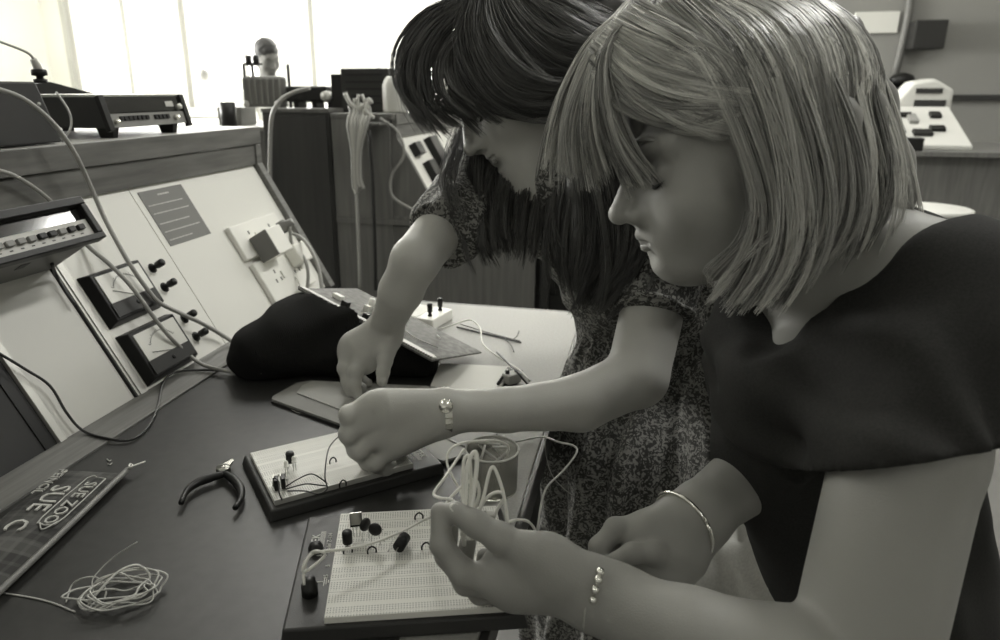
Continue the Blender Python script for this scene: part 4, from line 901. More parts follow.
V, F = hm.mesh(Vector((-.40, .80, .90)), Vector((.10, 1.22, 1.38)), .005)
hair_obj('hair', 'hair_brown', t, (V, F), hs, stray)
# ================================================================== ON THE BENCH
def T2(x, y, z): v = T(x, y, z); return v
pa_, pb_ = T(298, 288, .872), T(432, 360, .800)
pc_ = min((abs((P(482, 352, .9+.002*k)-pb_).dot((pa_-pb_).normalized())), .9+.002*k) for k in range(300))[1]
pn_ = (pb_-pa_).cross(P(482, 352, pc_)-pb_).normalized(); pn_ = pn_ if pn_.z > 0 else -pn_
# folded black knitted jumper
s = SDF()
for a, b_, r1, r2 in (((-.585, .985, .785), (-.545, 1.10, .80), .044, .050), ((-.545, 1.10, .80), (-.43, 1.10, .800), .054, .050), ((-.585, .985, .782), (-.45, 1.02, .79), .044, .048), ((-.590, .965, .785), (-.545, 1.05, .815), .048, .048), ((-.575, 1.00, .81), (-.46, 1.06, .815), .042, .044), ((-.45, 1.02, .79), (-.345, 1.035, .775), .048, .034), ((-.43, 1.10, .80), (-.34, 1.08, .775), .048, .030)):
    s.flat(a, b_, r1, r2, (0, 0, 1), .95, .04)
s.disp(lambda X, Y, Z: .0055*np.sin(34*(Y*.9-X*.35)+42*Z+2.2*np.sin(X*13))+.0030*np.sin(80*(Z*1.2+Y*.2)+3*np.sin(X*21)))
s.half((0, 0, TZ+.0022), (0, 0, -1), .004)
pv_ = (pb_-pa_).cross(pn_).normalized(); pv_ = pv_ if pv_.y > 0 else -pv_
s.ops.append(('c', lambda X, Y, Z: np.where((X-pa_.x)*pv_.x+(Y-pa_.y)*pv_.y+(Z-pa_.z)*pv_.z > -.012, (X-pa_.x)*pn_.x+(Y-pa_.y)*pn_.y+(Z-pa_.z)*pn_.z+.005, -1.0), None, None, .004))
V, F = s.mesh(Vector((-.70, .86, .745)), Vector((-.27, 1.20, .89)), .0035)
mesh_obj('jumper', V, F, 'knit', None, label='crumpled black knitted jumper lying under the tilted circuit board', cat='clothing')
# tilted circuit board resting on the jumper
a, b_ = T(298, 288, .872), T(432, 360, .800)
dc = min((abs((P(482, 352, .9+.002*k)-b_).dot((a-b_).normalized())), .9+.002*k) for k in range(300))[1]; c_ = P(482, 352, dc)
m = frame(a, b_-a, y=c_-b_); L = (b_-a).length; Wd = (m.inverted() @ c_).y
t = thing('circuit_board', 'long circuit board with loose parts tilted on top of the black jumper', 'circuit board', m)
MB(m).b2((0, 0, -.003), (L, Wd, 0)).build('board', 'pcb', t, .0006)
MB(m).b2((0, -.001, .0002), (L, .012, .004)).build('edge_connector', 'light', t, .0005)
mb = MB(m)
for k in range(60): mb.box((L*(k+.5)/60, -.0005, .0035), (.0022, .0035, .0030))
mb.build('connector_pins', 'midgrey', t)
MB(m).b2((L*.60, .013, 0), (L*.97, .022, .002)).build('connector_strip', 'light', t, .0005)
for x, y, w, d, h, mt_ in ((.05, .05, .02, .012, .008, 'white'), (.085, .03, .014, .01, .01, 'black'), (.11, .06, .012, .010, .012, 'white'), (.135, .035, .012, .022, .008, 'black'), (.16, .055, .018, .010, .009, 'white'), (.185, .03, .010, .010, .012, 'light')):
    MB(m).box((x, y, h/2), (w, d, h)).build('component', mt_, t, .001)
MB(m).cyl((.105, .075, 0), (.105, .075, .022), .0055).build('component', 'white', t)
MB(m).tube([(L*.55, .03, .003), (L*.62, .055, .006), (L*.75, .05, .003), (L*.9, .06, .003)], .0011, 6).build('board_wire', 'wire_grey', t)
MB(m).tube([(.12, .03, .003), (.15, .05, .014), (.17, .04, .006), (.19, .06, .003)], .0012, 6).build('board_wire', 'cable_white', t)

# small terminal box with four black posts
a, b_, c_ = T(433, 331, .7505), T(453, 319, .7505), T(402, 320, .7505)
m = frame(a, (b_-a), z=(0, 0, 1)); bw, bd = (b_-a).length, (m.inverted() @ c_).y
t = thing('terminal_box', 'small white box with four black terminal posts on the pale bench top', 'box', m)
MB(m).b2((0, 0, 0), (bw, bd, .022)).build('case', 'white', t, .0025)
MB(m).b2((.004, bd*.42, .022), (bw-.004, bd*.75, .0232)).build('top_label', 'paper', t)
for x, y in ((bw*.25, bd*.88), (bw*.75, bd*.88), (bw*.25, bd*.2), (bw*.75, bd*.2)):
    MB(m @ Matrix.Translation((x, y, .022))).lathe([(.0045, 0), (.0045, .003), (.0035, .0035), (.0035, .008), (.0052, .009), (.0056, .024), (.0046, .026)], 14).build('terminal_post', 'black', t)
wire('connecting_wire', [T(409, 314, .774), T(420, 322, .766), T(437, 329, .765), T(455, 324, .772), T(470, 320, .775), T(480, 328, .77), T(483, 344, .762), T(500, 358, .757), T(518, 369, .756), T(530, 381, .753)], .0016, 'cable_white', 'long white wire curling from the terminal box over the pale bench top', 'wire')
wire('connecting_wire', [T(404, 311, .78), T(416, 322, .775), T(432, 331, .77), T(440, 338, .80)], .0013, 'cable_white', 'short white wire dropping over the tilted circuit board', 'wire')
wire('twisted_wire', [T(457, 327, .753), T(478, 332, .752), T(500, 337, .752), T(521, 342.5, .753)], .0018, 'cable_dark', 'dark twisted wire pair with splayed ends on the pale bench top', 'wire')
for i, q in enumerate(((T(512, 340, .752), T(517, 336, .757), T(519, 331, .764)), (T(505, 338.5, .752), T(511, 345, .754), T(514, 352, .754)), (T(460, 324, .753), T(486, 332, .753), T(520, 341, .753)))):
    wire('stray_wire', list(q), .0009, 'cable_dark', ('stray dark wire end curling upwards beside the twisted pair', 'stray dark wire end bent towards the paper beside the twisted pair', 'thin dark strand lying along the twisted pair')[i], 'wire')
# papers, pen, white cube
z = .7522
m = Matrix.Identity(4)
def sheet(name, pts, z0, th, mat, label, cat, curl=0):
    return MB().prism([(p.x, p.y) for p in pts], z0, z0+th).build(name, mat, None, .0004, label=label, cat=cat)
sheet('notebook', [T(427, 392, .76), T(498, 394, .76), T(510, 365, .76), T(440, 362, .76)], TZ+.002, .006, 'paper', 'white notebook lying half under the tilted circuit board', 'notebook')
MB().cyl(T(498, 384, .7605), T(508, 368, .7615), .0024, .0018).build('pen', 'dark', label='dark pen lying on the right edge of the white notebook', cat='pen')
m = frame(T(509, 386, .752), (T(526, 381, .752)-T(509, 386, .752)), z=(0, 0, 1))
t = thing('connector_block', 'small pale connector block beside the pen and notebook', 'connector', m)
MB(m).b2((0, 0, 0), (.026, .020, .016)).build('block', 'light', t, .002)
MB(m).cyl((.006, .012, .016), (.006, .012, .022), .0035).build('screw', 'black', t); MB(m).cyl((.022, .010, .016), (.022, .010, .019), .003).build('screw', 'black', t)
wire('lead', [T(497, 352, .756), T(507, 362, .77), T(517, 372, .775), T(529, 386, .757)], .0016, 'cable_dark', 'dark lead crossing from the notebook to the pale connector block', 'cable')
# folder and envelope under the hand
z = TZ+.002
fp = [(-.528, .872), (-.524, .862), (-.22, .745), (-.165, .80), (-.185, .92), (-.30, .965), (-.498, .942), (-.516, .928)]
t = thing('folder', 'grey card folder with rounded corner lying beneath the envelope', 'folder', (-.35, .86, z))
MB().prism(fp, z, z+.0025).build('back_cover', 'dark', t, .0004); MB().prism([(x*.99-.0035, y*.995+.0045) for x, y in fp], z+.0027, z+.0050).build('pages', 'card', t, .001)
MB().prism([(x*.99-.0035, y*.995+.0045) for x, y in fp], z+.0052, z+.0067).build('front_cover', 'card', t, .0005)
MB().prism([(-.495, .888), (-.272, .792), (-.235, .90), (-.31, .96), (-.492, .936), (-.500, .915)], z+.0070, z+.0086).build('envelope', 'envelope', label='pale grey envelope lying on top of the card folder under the hand', cat='envelope', bevel=.0006)
wire('thread', [T(288, 402, .758), T(290, 408, .754), T(300, 413, .753), T(316, 410, .753)], .0005, 'wire_grey', 'fine thread of wire curling out below the card folder', 'wire')

# breadboards
def breadboard(m, label, L=.213, Wd=.140, white_w=.112):
    t = thing('breadboard', label, 'breadboard', m)
    MB(m).hexa([(0, 0, 0), (L, 0, 0), (L, Wd, 0), (0, Wd, 0)], [(.004, .003, .0135), (L-.002, .003, .0135), (L-.002, Wd-.003, .0135), (.004, Wd-.003, .0135)]).build('base', 'board_base', t, .002)
    wl = .166; y0 = .010
    c = MB(m).b2((.010, y0, .0135), (.010+wl, y0+white_w, .0200)); c = c.build('contact_block', 'board', t, .0006)
    tx = MB(m); x0 = .010+wl+.012
    tx.text('A-TEK', .0115, m.inverted() @ m @ Matrix.Translation((x0+.010, Wd*.30, .0138)) @ Matrix.Rotation(-PI/2, 4, 'Z'))
    tx.text('Model Z-124', .0062, Matrix.Translation((x0-.004, Wd*.30, .0138)) @ Matrix.Rotation(-PI/2, 4, 'Z'))
    for k in range(6): tx.b2((x0+.0010+k*.0009, Wd*.3-.020, .0136), (x0+.0014+k*.0009, Wd*.3+.020, .0139))
    tx.build('lettering', 'ink_white', t)
    return t, x0
o1, ex, ey = T(268, 513, .7655), T(445, 464, .7655), T(253, 452, .7655)
m1 = frame(Vector((o1.x, o1.y, TZ+.0018)), Vector((ex.x-o1.x, ex.y-o1.y, 0)), z=(0, 0, 1))
W1 = (m1.inverted() @ ey).y
b1, _ = breadboard(m1, 'breadboard with an A-TEK label lying under the clenched hand', L=(m1.inverted() @ ex).x, Wd=W1, white_w=W1-.022)
lt = T(307, 515, .7655); dr_ = (T(515, 598, .78)-T(338, 600, .78)); dr_ = Vector((1, .34, 0)).normalized(); dn_ = Vector((dr_.y, -dr_.x, 0))
L2 = .213; W2 = .172
o2 = Vector((lt.x, lt.y, TZ+.0018))+dr_*L2
m2 = frame(o2, -dr_, z=(0, 0, 1)); b2, lx = breadboard(m2, 'breadboard with components lying nearest the camera below the wire-holding hand', L=L2, Wd=W2, white_w=.155)
m2i = m2.inverted(); m1i = m1.inverted()
def on(px, py, z, m): r_ = T(px, py, TZ+.0018+z); return m.inverted() @ r_         # a board point seen at a pixel
BZ = .0200
mk = MB(m2); q = on(322, 582, .0135, m2)
for k in range(4): mk.box((q.x, q.y+.0, .0138), (.0005, .0005, .0002))
mk.box((q.x+.004, q.y, .0138), (.010, .0008, .0003)); 
for k, w in enumerate((.012, .008, .004)): mk.box((q.x-.002-.002*k, q.y, .0138), (.0008, w, .0003))
for s_, px, py in (('5', 328, 566), ('15', 326, 577)):
    g = on(px, py, .0135, m2); mk.text(s_, .006, Matrix.Translation((g.x, g.y, .0138)) @ Matrix.Rotation(-PI/2, 4, 'Z'))
mk.build('terminal_marks', 'ink_white', b2)
for px, py, hp in ((316, 551, .008), (310, 594, .016)):
    g = on(px, py, .0135, m2)
    c = MB(m2 @ Matrix.Translation((g.x, g.y, .0135))).lathe([(.0075, 0), (.0075, hp*.6), (.006, hp*.62), (.006, hp)], 16).build('terminal_post', 'black', b2)
def comp(name, kind, px, py, m, label, rot=0, group=None, mat='black', leg=.012):
    g = on(px, py, BZ, m); mm = m @ Matrix.Translation((g.x, g.y, BZ)) @ Matrix.Rotation(rot, 4, 'Z'); t = thing(name, label, 'electronic component', mm, group)
    if kind == 'disc':
        MB(mm @ Matrix.Translation((0, 0, leg+.006)) @ Matrix.Rotation(PI/2, 4, 'X')).lathe([(.002, -.0025), (.0062, -.0018), (.0068, 0), (.0062, .0018), (.002, .0025)], 20).build('body', mat, t)
        for q in (-1, 1): MB(mm).tube([(.003*q, 0, leg+.001), (.0045*q, 0, leg*.5), (.004*q, 0, -.001)], .0004, 6).build('lead', 'steel', t)
    elif kind == 'can':
        MB(mm @ Matrix.Translation((0, 0, leg))).lathe([(.0045, 0), (.005, .0008), (.005, .012), (.0042, .0132)], 20).build('body', mat, t)
        for q in (-1, 1): MB(mm).tube([(.0015*q, 0, leg+.001), (.002*q, 0, leg*.4), (.003*q, 0, -.001)], .0004, 6).build('lead', 'steel', t)
    elif kind == 'lying':
        MB(mm).cyl((-.0085, 0, leg), (.0085, 0, leg), .0058, n=20).build('body', mat, t)
        for q in (-1, 1): MB(mm).tube([(.0085*q, 0, leg), (.013*q, 0, leg), (.0145*q, 0, leg*.5), (.0145*q, 0, -.001)], .0004, 6).build('lead', 'steel', t)
    elif kind == 'ic':
        MB(mm).b2((-.006, -.0022, leg), (.006, .0022, leg+.013)).build('body', mat, t, .0005)
        MB(mm).b2((-.0055, .0022, leg+.003), (.0055, .0030, leg+.017)).build('heat_tab', 'steel', t)
        for q in (-1, 0, 1): MB(mm).tube([(.0035*q, 0, leg), (.0030*q, 0, -.001)], .0005, 6, 0).build('lead', 'steel', t)
    elif kind == 'led':
        MB(mm @ Matrix.Translation((0, 0, leg))).lathe([(.0031, 0), (.0031, .001), (.0026, .001), (.0026, .005), (.0018, .007), (.0005, .0078)], 16).build('body', 'white', t)
        for q in (-1, 1): MB(mm).tube([(.0012*q, 0, leg), (.0014*q, 0, -.001)], .0004, 6, 0).build('lead', 'steel', t)
    elif kind == 'jumper':
        MB(mm).tube([(-.004, 0, -.001), (-.004, 0, .004), (0, 0, .0075), (.004, 0, .004), (.004, 0, -.001)], .0009, 7).build('insulation', mat, t)
    elif kind == 'resistor':
        MB(mm @ Matrix.Translation((0, 0, leg)) @ Matrix.Rotation(PI/2, 4, 'Y')).lathe([(.0004, -.0035), (.0016, -.003), (.0013, -.0015), (.0013, .0015), (.0016, .003), (.0004, .0035)], 14).build('body', mat, t)
        for q in (-1, 1): MB(mm).tube([(.0033*q, 0, leg), (.0055*q, 0, leg), (.006*q, 0, leg*.6), (.006*q, 0, -.001)], .0004, 6).build('lead', 'steel', t)
    return t
comp('voltage_regulator', 'ic', 357, 536, m2, 'black three-legged regulator at the back edge of the nearest breadboard', .1)
comp('ceramic_capacitor', 'disc', 366, 540, m2, 'dark disc capacitor just right of the black regulator', .9)
comp('ceramic_capacitor', 'disc', 376, 545, m2, 'dark disc capacitor with curled lead third from the label strip', -.3)
comp('film_capacitor', 'can', 348, 548, m2, 'small black upright capacitor beside the label strip of the nearest breadboard', 0, leg=.006)
comp('electrolytic_capacitor', 'lying', 402, 550, m2, 'large black capacitor tilted on its leads in the middle of the breadboard', 1.2, leg=.009)
for px, py, lb in ((426, 549, 'small black jumper right of the large black capacitor'), (348, 553, 'small black jumper below the upright capacitor'), (372, 553, 'small black jumper below the disc capacitors'), (419, 519, 'small black jumper at the back edge of the nearest breadboard')):
    comp('jumper_wire', 'jumper', px, py, m2, lb, .2)
wire('component_lead', [m2 @ on(383, 530, BZ, m2), P(379, 524, .735), P(384, 521, .735), P(389, 527, .735), P(384, 537, .73), m2 @ on(384, 541, BZ, m2)], .0006, 'cable_dark', 'thin black lead looping among the disc capacitors', 'wire')
wire('component_lead', [m2 @ on(386, 534, BZ, m2), P(390, 526, .735), P(395, 524, .735), P(392, 530, .735), m2 @ on(384, 542, BZ, m2)], .0006, 'steel', 'thin bare lead curling right of the disc capacitors', 'wire')
wire('component_lead', [m2 @ on(388, 552, BZ, m2), P(393, 540, .70), P(400, 540, .70), P(403, 544, .70)], .0006, 'steel', 'bent bare lead of the large black capacitor', 'wire')
# board one
comp('light_emitting_diode', 'led', 287, 474, m1, 'clear light-emitting diode standing left of its twin on the board under the fist', 0, leg=.010)
comp('light_emitting_diode', 'led', 295, 471, m1, 'clear light-emitting diode standing right of its twin on the board under the fist', 0, leg=.012)
comp('film_capacitor', 'can', 291, 468, m1, 'tiny black capacitor standing behind the two clear diodes', 0, leg=.008)
comp('integrated_circuit', 'ic', 277, 490, m1, 'black chip at the left end of the board under the fist', 1.3, leg=.002)
comp('integrated_circuit', 'ic', 284, 488, m1, 'black chip beside the diodes on the board under the fist', 1.3, leg=.002)
comp('resistor', 'resistor', 281, 479, m1, 'pale resistor between black chips and clear diodes', .3, mat='light', leg=.006)
comp('resistor', 'resistor', 288, 483, m1, 'pale resistor standing in front of the clear diodes', 1.2, mat='light', leg=.006)
comp('jumper_wire', 'jumper', 333, 463, m1, 'small black jumper near the middle of the board under the fist', .2)
comp('jumper_wire', 'jumper', 343, 486, m1, 'small black jumper at the front edge of the board under the fist', .2)
comp('ceramic_capacitor', 'disc', 388, 465, m1, 'dark capacitor at the right end of the board under the fist', .4, leg=.008)
comp('electrolytic_capacitor', 'can', 398, 460, m1, 'small black can beside the label under the fist', 0, leg=.004)
comp('resistor', 'resistor', 377, 468, m1, 'pale resistor standing just below the clenched fingers', 1.5, mat='light', leg=.012)
B1 = lambda px, py, h=BZ: T(px, py, TZ+.0018+h)
for k, (pts, lb) in enumerate((
    ([B1(285, 487), B1(300, 478, .045), B1(312, 474, .050), B1(323, 480, .040), B1(327, 484, .034)], 'thin dark wire arching highest over the left of the board'),
    ([B1(286, 489), B1(305, 484, .036), B1(318, 485, .036), B1(327, 486, .034)], 'thin dark wire running flat over the left of the board'),
    ([B1(288, 491), B1(305, 491, .036), B1(318, 494, .034), B1(327, 489, .036), B1(325, 478, .045), B1(326, 462, .055), B1(329, 448, .055), B1(336, 439, .050), B1(344, 434, .055)], 'dark wire looping from the black chips up to the clenched hand'),
    ([B1(273, 486), B1(274, 478, .04), B1(279, 482, .04), B1(279, 492, .036), B1(282, 500)], 'short dark wire arching over the left black chip'))):
    wire('hookup_wire', pts, .0008, 'cable_dark', lb, 'wire')

# side cutters
t = thing('side_cutters', 'side cutters with dark curved handles lying open on the dark mat', 'pliers', T(222, 473, .7517))
zc = .7600
def TP(x, y, z=zc): return T(x, y, z)
def prof_tube(pts, r): return MB().tube(pts, r, 10, 5)
prof_tube([TP(224, 474), TP(210, 478), TP(197, 483), TP(187, 491), TP(181, 503)], lambda u: .0032+.0022*math.sin(PI*min(1, u*1.1+.1))).build('handle', 'black', t)
prof_tube([TP(225, 474), TP(233, 479), TP(240, 488), TP(241, 498), TP(235, 508)], lambda u: .0032+.0022*math.sin(PI*min(1, u*1.1+.1))).build('handle', 'black', t)
MB(Matrix.Translation(TP(223.5, 470)-Vector((0, 0, .0045)))).lathe([(.0080, 0), (.0085, .001), (.0085, .008), (.0080, .009)], 18).build('pivot', 'steel', t)
a, b_, c2, d2 = TP(221, 467), TP(226, 469), TP(233, 459), TP(231.5, 459)
for (p0, p1, tip) in ((TP(219.5, 469), TP(223, 467), TP(232.8, 459.2)), (TP(223.5, 466), TP(228.5, 470), TP(233.6, 459.6))):
    w3 = Vector((0, 0, .004)); tp_ = tip-(tip-p0).normalized()*.0
    MB().hexa([p0-w3, p1-w3, tp_-w3*.3+Vector((.0006, 0, 0)), tp_-w3*.3-Vector((.0006, 0, 0))], [p0+w3, p1+w3, tp_+w3*.3+Vector((.0006, 0, 0)), tp_+w3*.3-Vector((.0006, 0, 0))]).build('jaw', 'metal', t, .0006)
MB(Matrix.Translation(TP(223.5, 470)+Vector((0, 0, .0045)))).lathe([(.0035, 0), (.003, .0010)], 14).build('rivet', 'metal', t)

# plaid pencil case with writing
pa, pb, pc, pd = Vector((-.672, .626, 0)), Vector((-.586, .620, 0)), Vector((-.540, .34, 0)), Vector((-.634, .34, 0))
m = frame(Vector((-.630, .625, TZ+.003)), Vector((.165, -.986, 0)), z=(0, 0, 1))                   # x: towards the viewer, y: towards the zip
t = thing('pencil_case', 'dark plaid pencil case with white pen writing at the corner of the mat', 'pencil case', m)
nx, ny = 34, 12; vs = []; fs = []
for side in (0, 1):
    for i in range(nx+1):
        for j in range(ny+1):
            u, v = i/nx, j/ny; e = (math.sin(PI*min(1, max(0, v)))**.5)*(min(1, u*7)*min(1, (1-u)*7))**.5
            zz = .0025+(.011*e+.0016*math.sin(u*21+v*4)*e if side else 0)
            vs.append((u*.27, -.043+v*.086, zz))
off = (nx+1)*(ny+1)
for side in (0, 1):
    for i in range(nx):
        for j in range(ny):
            q = [side*off+i*(ny+1)+j, side*off+(i+1)*(ny+1)+j, side*off+(i+1)*(ny+1)+j+1, side*off+i*(ny+1)+j+1]; fs.append(tuple(q if side else q[::-1]))
rim = [(i, 0) for i in range(nx)]+[(nx, j) for j in range(ny)]+[(i, ny) for i in range(nx, 0, -1)]+[(0, j) for j in range(ny, 0, -1)]
for k in range(len(rim)):
    a, b_ = rim[k], rim[(k+1) % len(rim)]; ia, ib = a[0]*(ny+1)+a[1], b_[0]*(ny+1)+b_[1]; fs.append((ia, ib, ib+off, ia+off))
mb = MB(m); mb.add(vs, fs, True); mb.build('cloth_body', 'plaid', t)
MB(m).tube([(.0, .0435, .008), (.09, .045, .0085), (.18, .045, .0085), (.27, .0435, .008)], .0034, 8).build('zip_edge', 'grey', t)
MB(m).tube([(.002, .044, .010), (-.004, .048, .010), (-.006, .044, .012), (.001, .047, .012), (-.010, .052, .010), (-.018, .056, .009)], .0011, 6, 4).build('zip_pull_string', 'paper', t)
tx = MB(m)
def wr(s_, sz, x, y, z=.0150): 
    for c_ in (0,): tx.text(s_, sz, Matrix.Translation((x, y, z)), .0008, 'LEFT')
wr('SUE ZOO', .0195, .040, .0245, .0138); wr('SUE', .031, .052, -.002, .0156); wr('PEINCIL', .0150, .016, -.026, .0138)
wr('C', .030, .118, -.003, .0156)
bx = [(.032, .0355), (.110, .0365), (.124, .030), (.122, .018), (.112, .0125), (.032, .0135), (.030, .024), (.032, .0355)]
tx.tube([(x, y, .0138) for x, y in bx], .0008, 5, 2)
tx.tube([(.118, .034, .0138), (.132, .027, .0138), (.120, .016, .0138)], .0008, 5, 4)
tx.build('writing', 'chalk', t)
wire('wire_clipping', [T(107, 459, .7525), T(109, 461, .7530), T(111, 460, .7525)], .0006, 'light', 'tiny bright wire clipping on the mat above the pencil case', 'wire')
wire('wire_clipping', [T(108, 464, .7525), T(110, 464.5, .7530), T(112, 463, .7525)], .0006, 'light', 'second tiny wire clipping on the mat above the pencil case', 'wire')

# tangle of pale wires in the foreground
rg = random.Random(5); pts = []
Cn = Vector((T(118, 591, .76).x, T(118, 591, .76).y, 0))
for i in range(96):
    a = i*.56; r1 = .030+.009*math.sin(i*.37)+rg.uniform(-.005, .005); r2 = .017+.007*math.sin(i*.23+1)+rg.uniform(-.004, .004)
    x, y = r1*math.cos(a), r2*math.sin(a); th = .40+.25*math.sin(i*.05)
    pts.append(Vector((Cn.x+x*math.cos(th)-y*math.sin(th)+.006*math.sin(i*.11), Cn.y+x*math.sin(th)+y*math.cos(th), .7535+.010*(.5+.5*math.sin(i*.83))+.004*rg.random())))
t = thing('wire_tangle', 'tangled coil of pale thin wire on the mat at the bottom left', 'wire', (Cn.x, Cn.y, TZ+.002))
wire('coil', pts[:50], .00095, 'wire_grey', parent=t, n=6, sm=4); wire('coil', pts[48:], .0008, 'wire_grey', parent=t, n=6, sm=4)
wire('coil', [T(66, 602, .755), T(72, 585, .757), T(84, 578, .765), T(98, 578, .765), T(106, 590, .757), T(104, 600, .755)], .0008, 'wire_grey', parent=t)
wire('loose_end', [T(96, 600, .758), T(92, 582, .765), T(100, 570, .77), T(115, 556, .78), T(137, 542, .80)], .0006, 'wire_grey', parent=t)
wire('loose_end', [T(88, 605, .758), T(100, 590, .768), T(118, 572, .775), T(136, 565, .775), T(148, 572, .765), T(150, 580, .76)], .0012, 'light', parent=t)
wire('loose_end', [T(-20, 590, .7525), T(22, 596, .7525), T(50, 602, .7525), T(75, 612, .7525)], .0008, 'wire_grey', 'single pale wire trailing along the bottom left of the mat', 'wire')

# tall clear pot behind the wire-holding hand
cp = Vector((-.152, .712, TZ+.0003))
t = thing('plastic_pot', 'translucent plastic pot of wire offcuts behind the wire-holding hand', 'pot', cp)
mt, nt, b = base('smoky_plastic'); b.inputs['Base Color'].default_value = tint(.75); b.inputs['Transmission Weight'].default_value = .75; b.inputs['Roughness'].default_value = .25; b.inputs['IOR'].default_value = 1.15; M['smoky'] = mt
MB(Matrix.Translation(cp)).lathe([(.026, 0), (.030, .001), (.031, .050), (.0315, .052), (.030, .052), (.0295, .003), (.005, .003)], 36).build('wall', 'smoky', t)
MB(Matrix.Translation(cp+Vector((0, 0, .052)))).tube([(.0308*math.cos(2*PI*i/32), .0308*math.sin(2*PI*i/32), 0) for i in range(33)], .0013, 8, 0).build('rim', 'light', t)
for k in range(4):
    wire('offcut', [cp+Vector((.014*math.cos(k*2.1), .014*math.sin(k*2.1), .008)), cp+Vector((.018*math.cos(k*1.7+1), .018*math.sin(k*1.7+1), .03)), cp+Vector((.020*math.cos(k*2.3+2), .020*math.sin(k*2.3+2), .050)), cp+Vector((.010*math.cos(k+3), .010*math.sin(k+3), .060))], .0017, 'wire_grey', ('offcut of pale wire curling at the back of the plastic pot', 'offcut of pale wire standing at the right of the pot', 'offcut of pale wire at the left of the pot', 'offcut of pale wire at the front of the pot')[k], 'wire')

# white wires held in the hand
def hw(pts, r, lb): return wire('held_wire', [P(*q) for q in pts], r, 'cable_white', lb, 'wire', n=8, sm=6)
hw([(464, 545, .570), (464, 520, .560), (466, 492, .562), (467, 470, .567), (470, 458, .570), (475, 452, .571), (477, 462, .569), (474, 490, .563), (470, 520, .556), (468, 540, .552)], .0019, 'thickest white wire doubled upright in the hand')
hw([(462, 536, .575), (463, 510, .572), (463, 480, .574), (464, 460, .577), (469, 457, .577), (471, 480, .572), (470, 510, .568), (472, 540, .566)], .0015, 'white wire bent over just behind the thickest upright one')
hw([(478, 516, .565), (484, 495, .568), (489, 474, .572), (493, 467, .574), (498, 476, .572), (503, 492, .57), (506, 508, .57), (508, 526, .568)], .0014, 'white wire bent to a tall peak right of the upright pair')
hw([(476, 522, .575), (482, 505, .572), (490, 495, .57), (500, 492, .57), (504, 498, .572), (498, 508, .575), (494, 518, .578)], .0013, 'white wire in a low arch inside the tall peak')
hw([(470, 535, .58), (474, 512, .575), (479, 494, .575), (477, 482, .578), (472, 480, .58), (460, 488, .58), (449, 500, .575), (444, 510, .568), (447, 519, .560), (455, 522, .556)], .0014, 'white wire curling left round the thumb tip')
hw([(468, 530, .59), (462, 495, .60), (452, 476, .61), (447, 462, .62), (450, 450, .625), (462, 443, .63), (480, 441, .64), (497, 441, .66), (508, 446, .67), (507, 455, .68)], .0012, 'thin white wire making the widest loop above the hand')
hw([(464, 449, .63), (458, 458, .62), (446, 476, .60), (434, 493, .585), (440, 498, .575), (452, 500, .57), (460, 510, .570)], .0013, 'thin white wire bent to a corner left of the hand')
hw([(504, 524, .575), (515, 520, .58), (527, 521, .60), (534, 528, .62), (536, 536, .63)], .0012, 'short white wire hooking over the back of the hand')
wire('held_wire', [P(443, 505, .575), P(434, 515, .58), T(424, 520, .80), T(400, 532, .79), T(372, 543, .792), T(345, 549, .795), T(325, 551, .80), T(312, 554, .805), T(304, 565, .800), T(304, 572, .795), T(312, 567, .80), T(325, 555, .806), T(316, 551, .81), T(308, 557, .80), T(304, 572, .792), T(304, 585, .785)], .0014, 'cable_white', 'long white wire running from the hand across the nearest breadboard', 'wire', n=8)
MB().box(P(489, 516, .57), (.008, .007, .008), Euler((.3, .2, .5))).build('clear_connector', 'light', bevel=.0012, label='small pale connector cube among the held wires', cat='connector')
wire('loose_wire', [T(440, 436, .7585), T(470, 447, .760), T(500, 445, .757), T(540, 437, .757), P(558, 442, .83), P(574, 446, .82), P(576, 454, .81), P(562, 472, .80), P(547, 487, .79), P(541, 505, .78), P(538, 525, .77), P(534, 545, .77)], .0013, 'wire_grey', 'pale wire crossing the bench edge and bending down over the dress', 'wire')
wire('loose_wire', [P(545, 436, .90), P(546, 455, .92), P(552, 475, .93), P(562, 487, .93), P(572, 495, .93)], .0007, 'wire_grey', 'fine dark thread of wire dangling beyond the bench edge', 'wire')
# leads from the shelf
wire('power_lead', [XP(-12, 86, -.86), XP(22, 98, -.855), XP(52, 122, -.85), XP(74, 152, -.845), XP(90, 185, -.85), PL(103, 215, .035), PL(117, 242, .035), PL(131, 266, .034), PL(148, 290, .03), PL(160, 303, .028), PL(182, 314, .027), PL(205, 325, .024), PL(230, 340, .02), T(250, 352, .775)], .0036, 'cable_grey', 'thick grey lead arching from the black box down the white console', 'cable')
wire('power_lead', [XP(-12, 168, -.86), XP(15, 176, -.87), XP(45, 196, -.872), XP(62, 215, -.88), PL(88, 246, .012), PL(108, 263, .03), PL(130, 285, .036), PL(150, 312, .034), PL(168, 335, .030), PL(188, 354, .018), T(206, 366, .764), T(240, 373, .762), T(262, 372, .772)], .0033, 'cable_grey', 'second grey lead passing behind the multimeter down to the jumper', 'cable')
wire('test_cable', [PL(-15, 345, .01), PL(25, 369, .012), PL(50, 386, .012), PL(66, 412, .010), T(82, 430, .760), T(105, 438, .757), T(130, 440, .755), T(148, 427, .755), T(158, 405, .756), T(163, 383, .760), T(176, 372, .762), T(205, 370, .759), T(240, 372, .756)], .0019, 'cable_dark', 'thin black cable drooping from the console onto the dark mat', 'cable')
wire('meter_cable', [PL(52, 264, .05), PL(56, 275, .012), PL(64, 289, .010), PL(75, 305, .010)], .0026, 'cable_dark', 'short dark cable leaving the slot beneath the multimeter', 'cable')

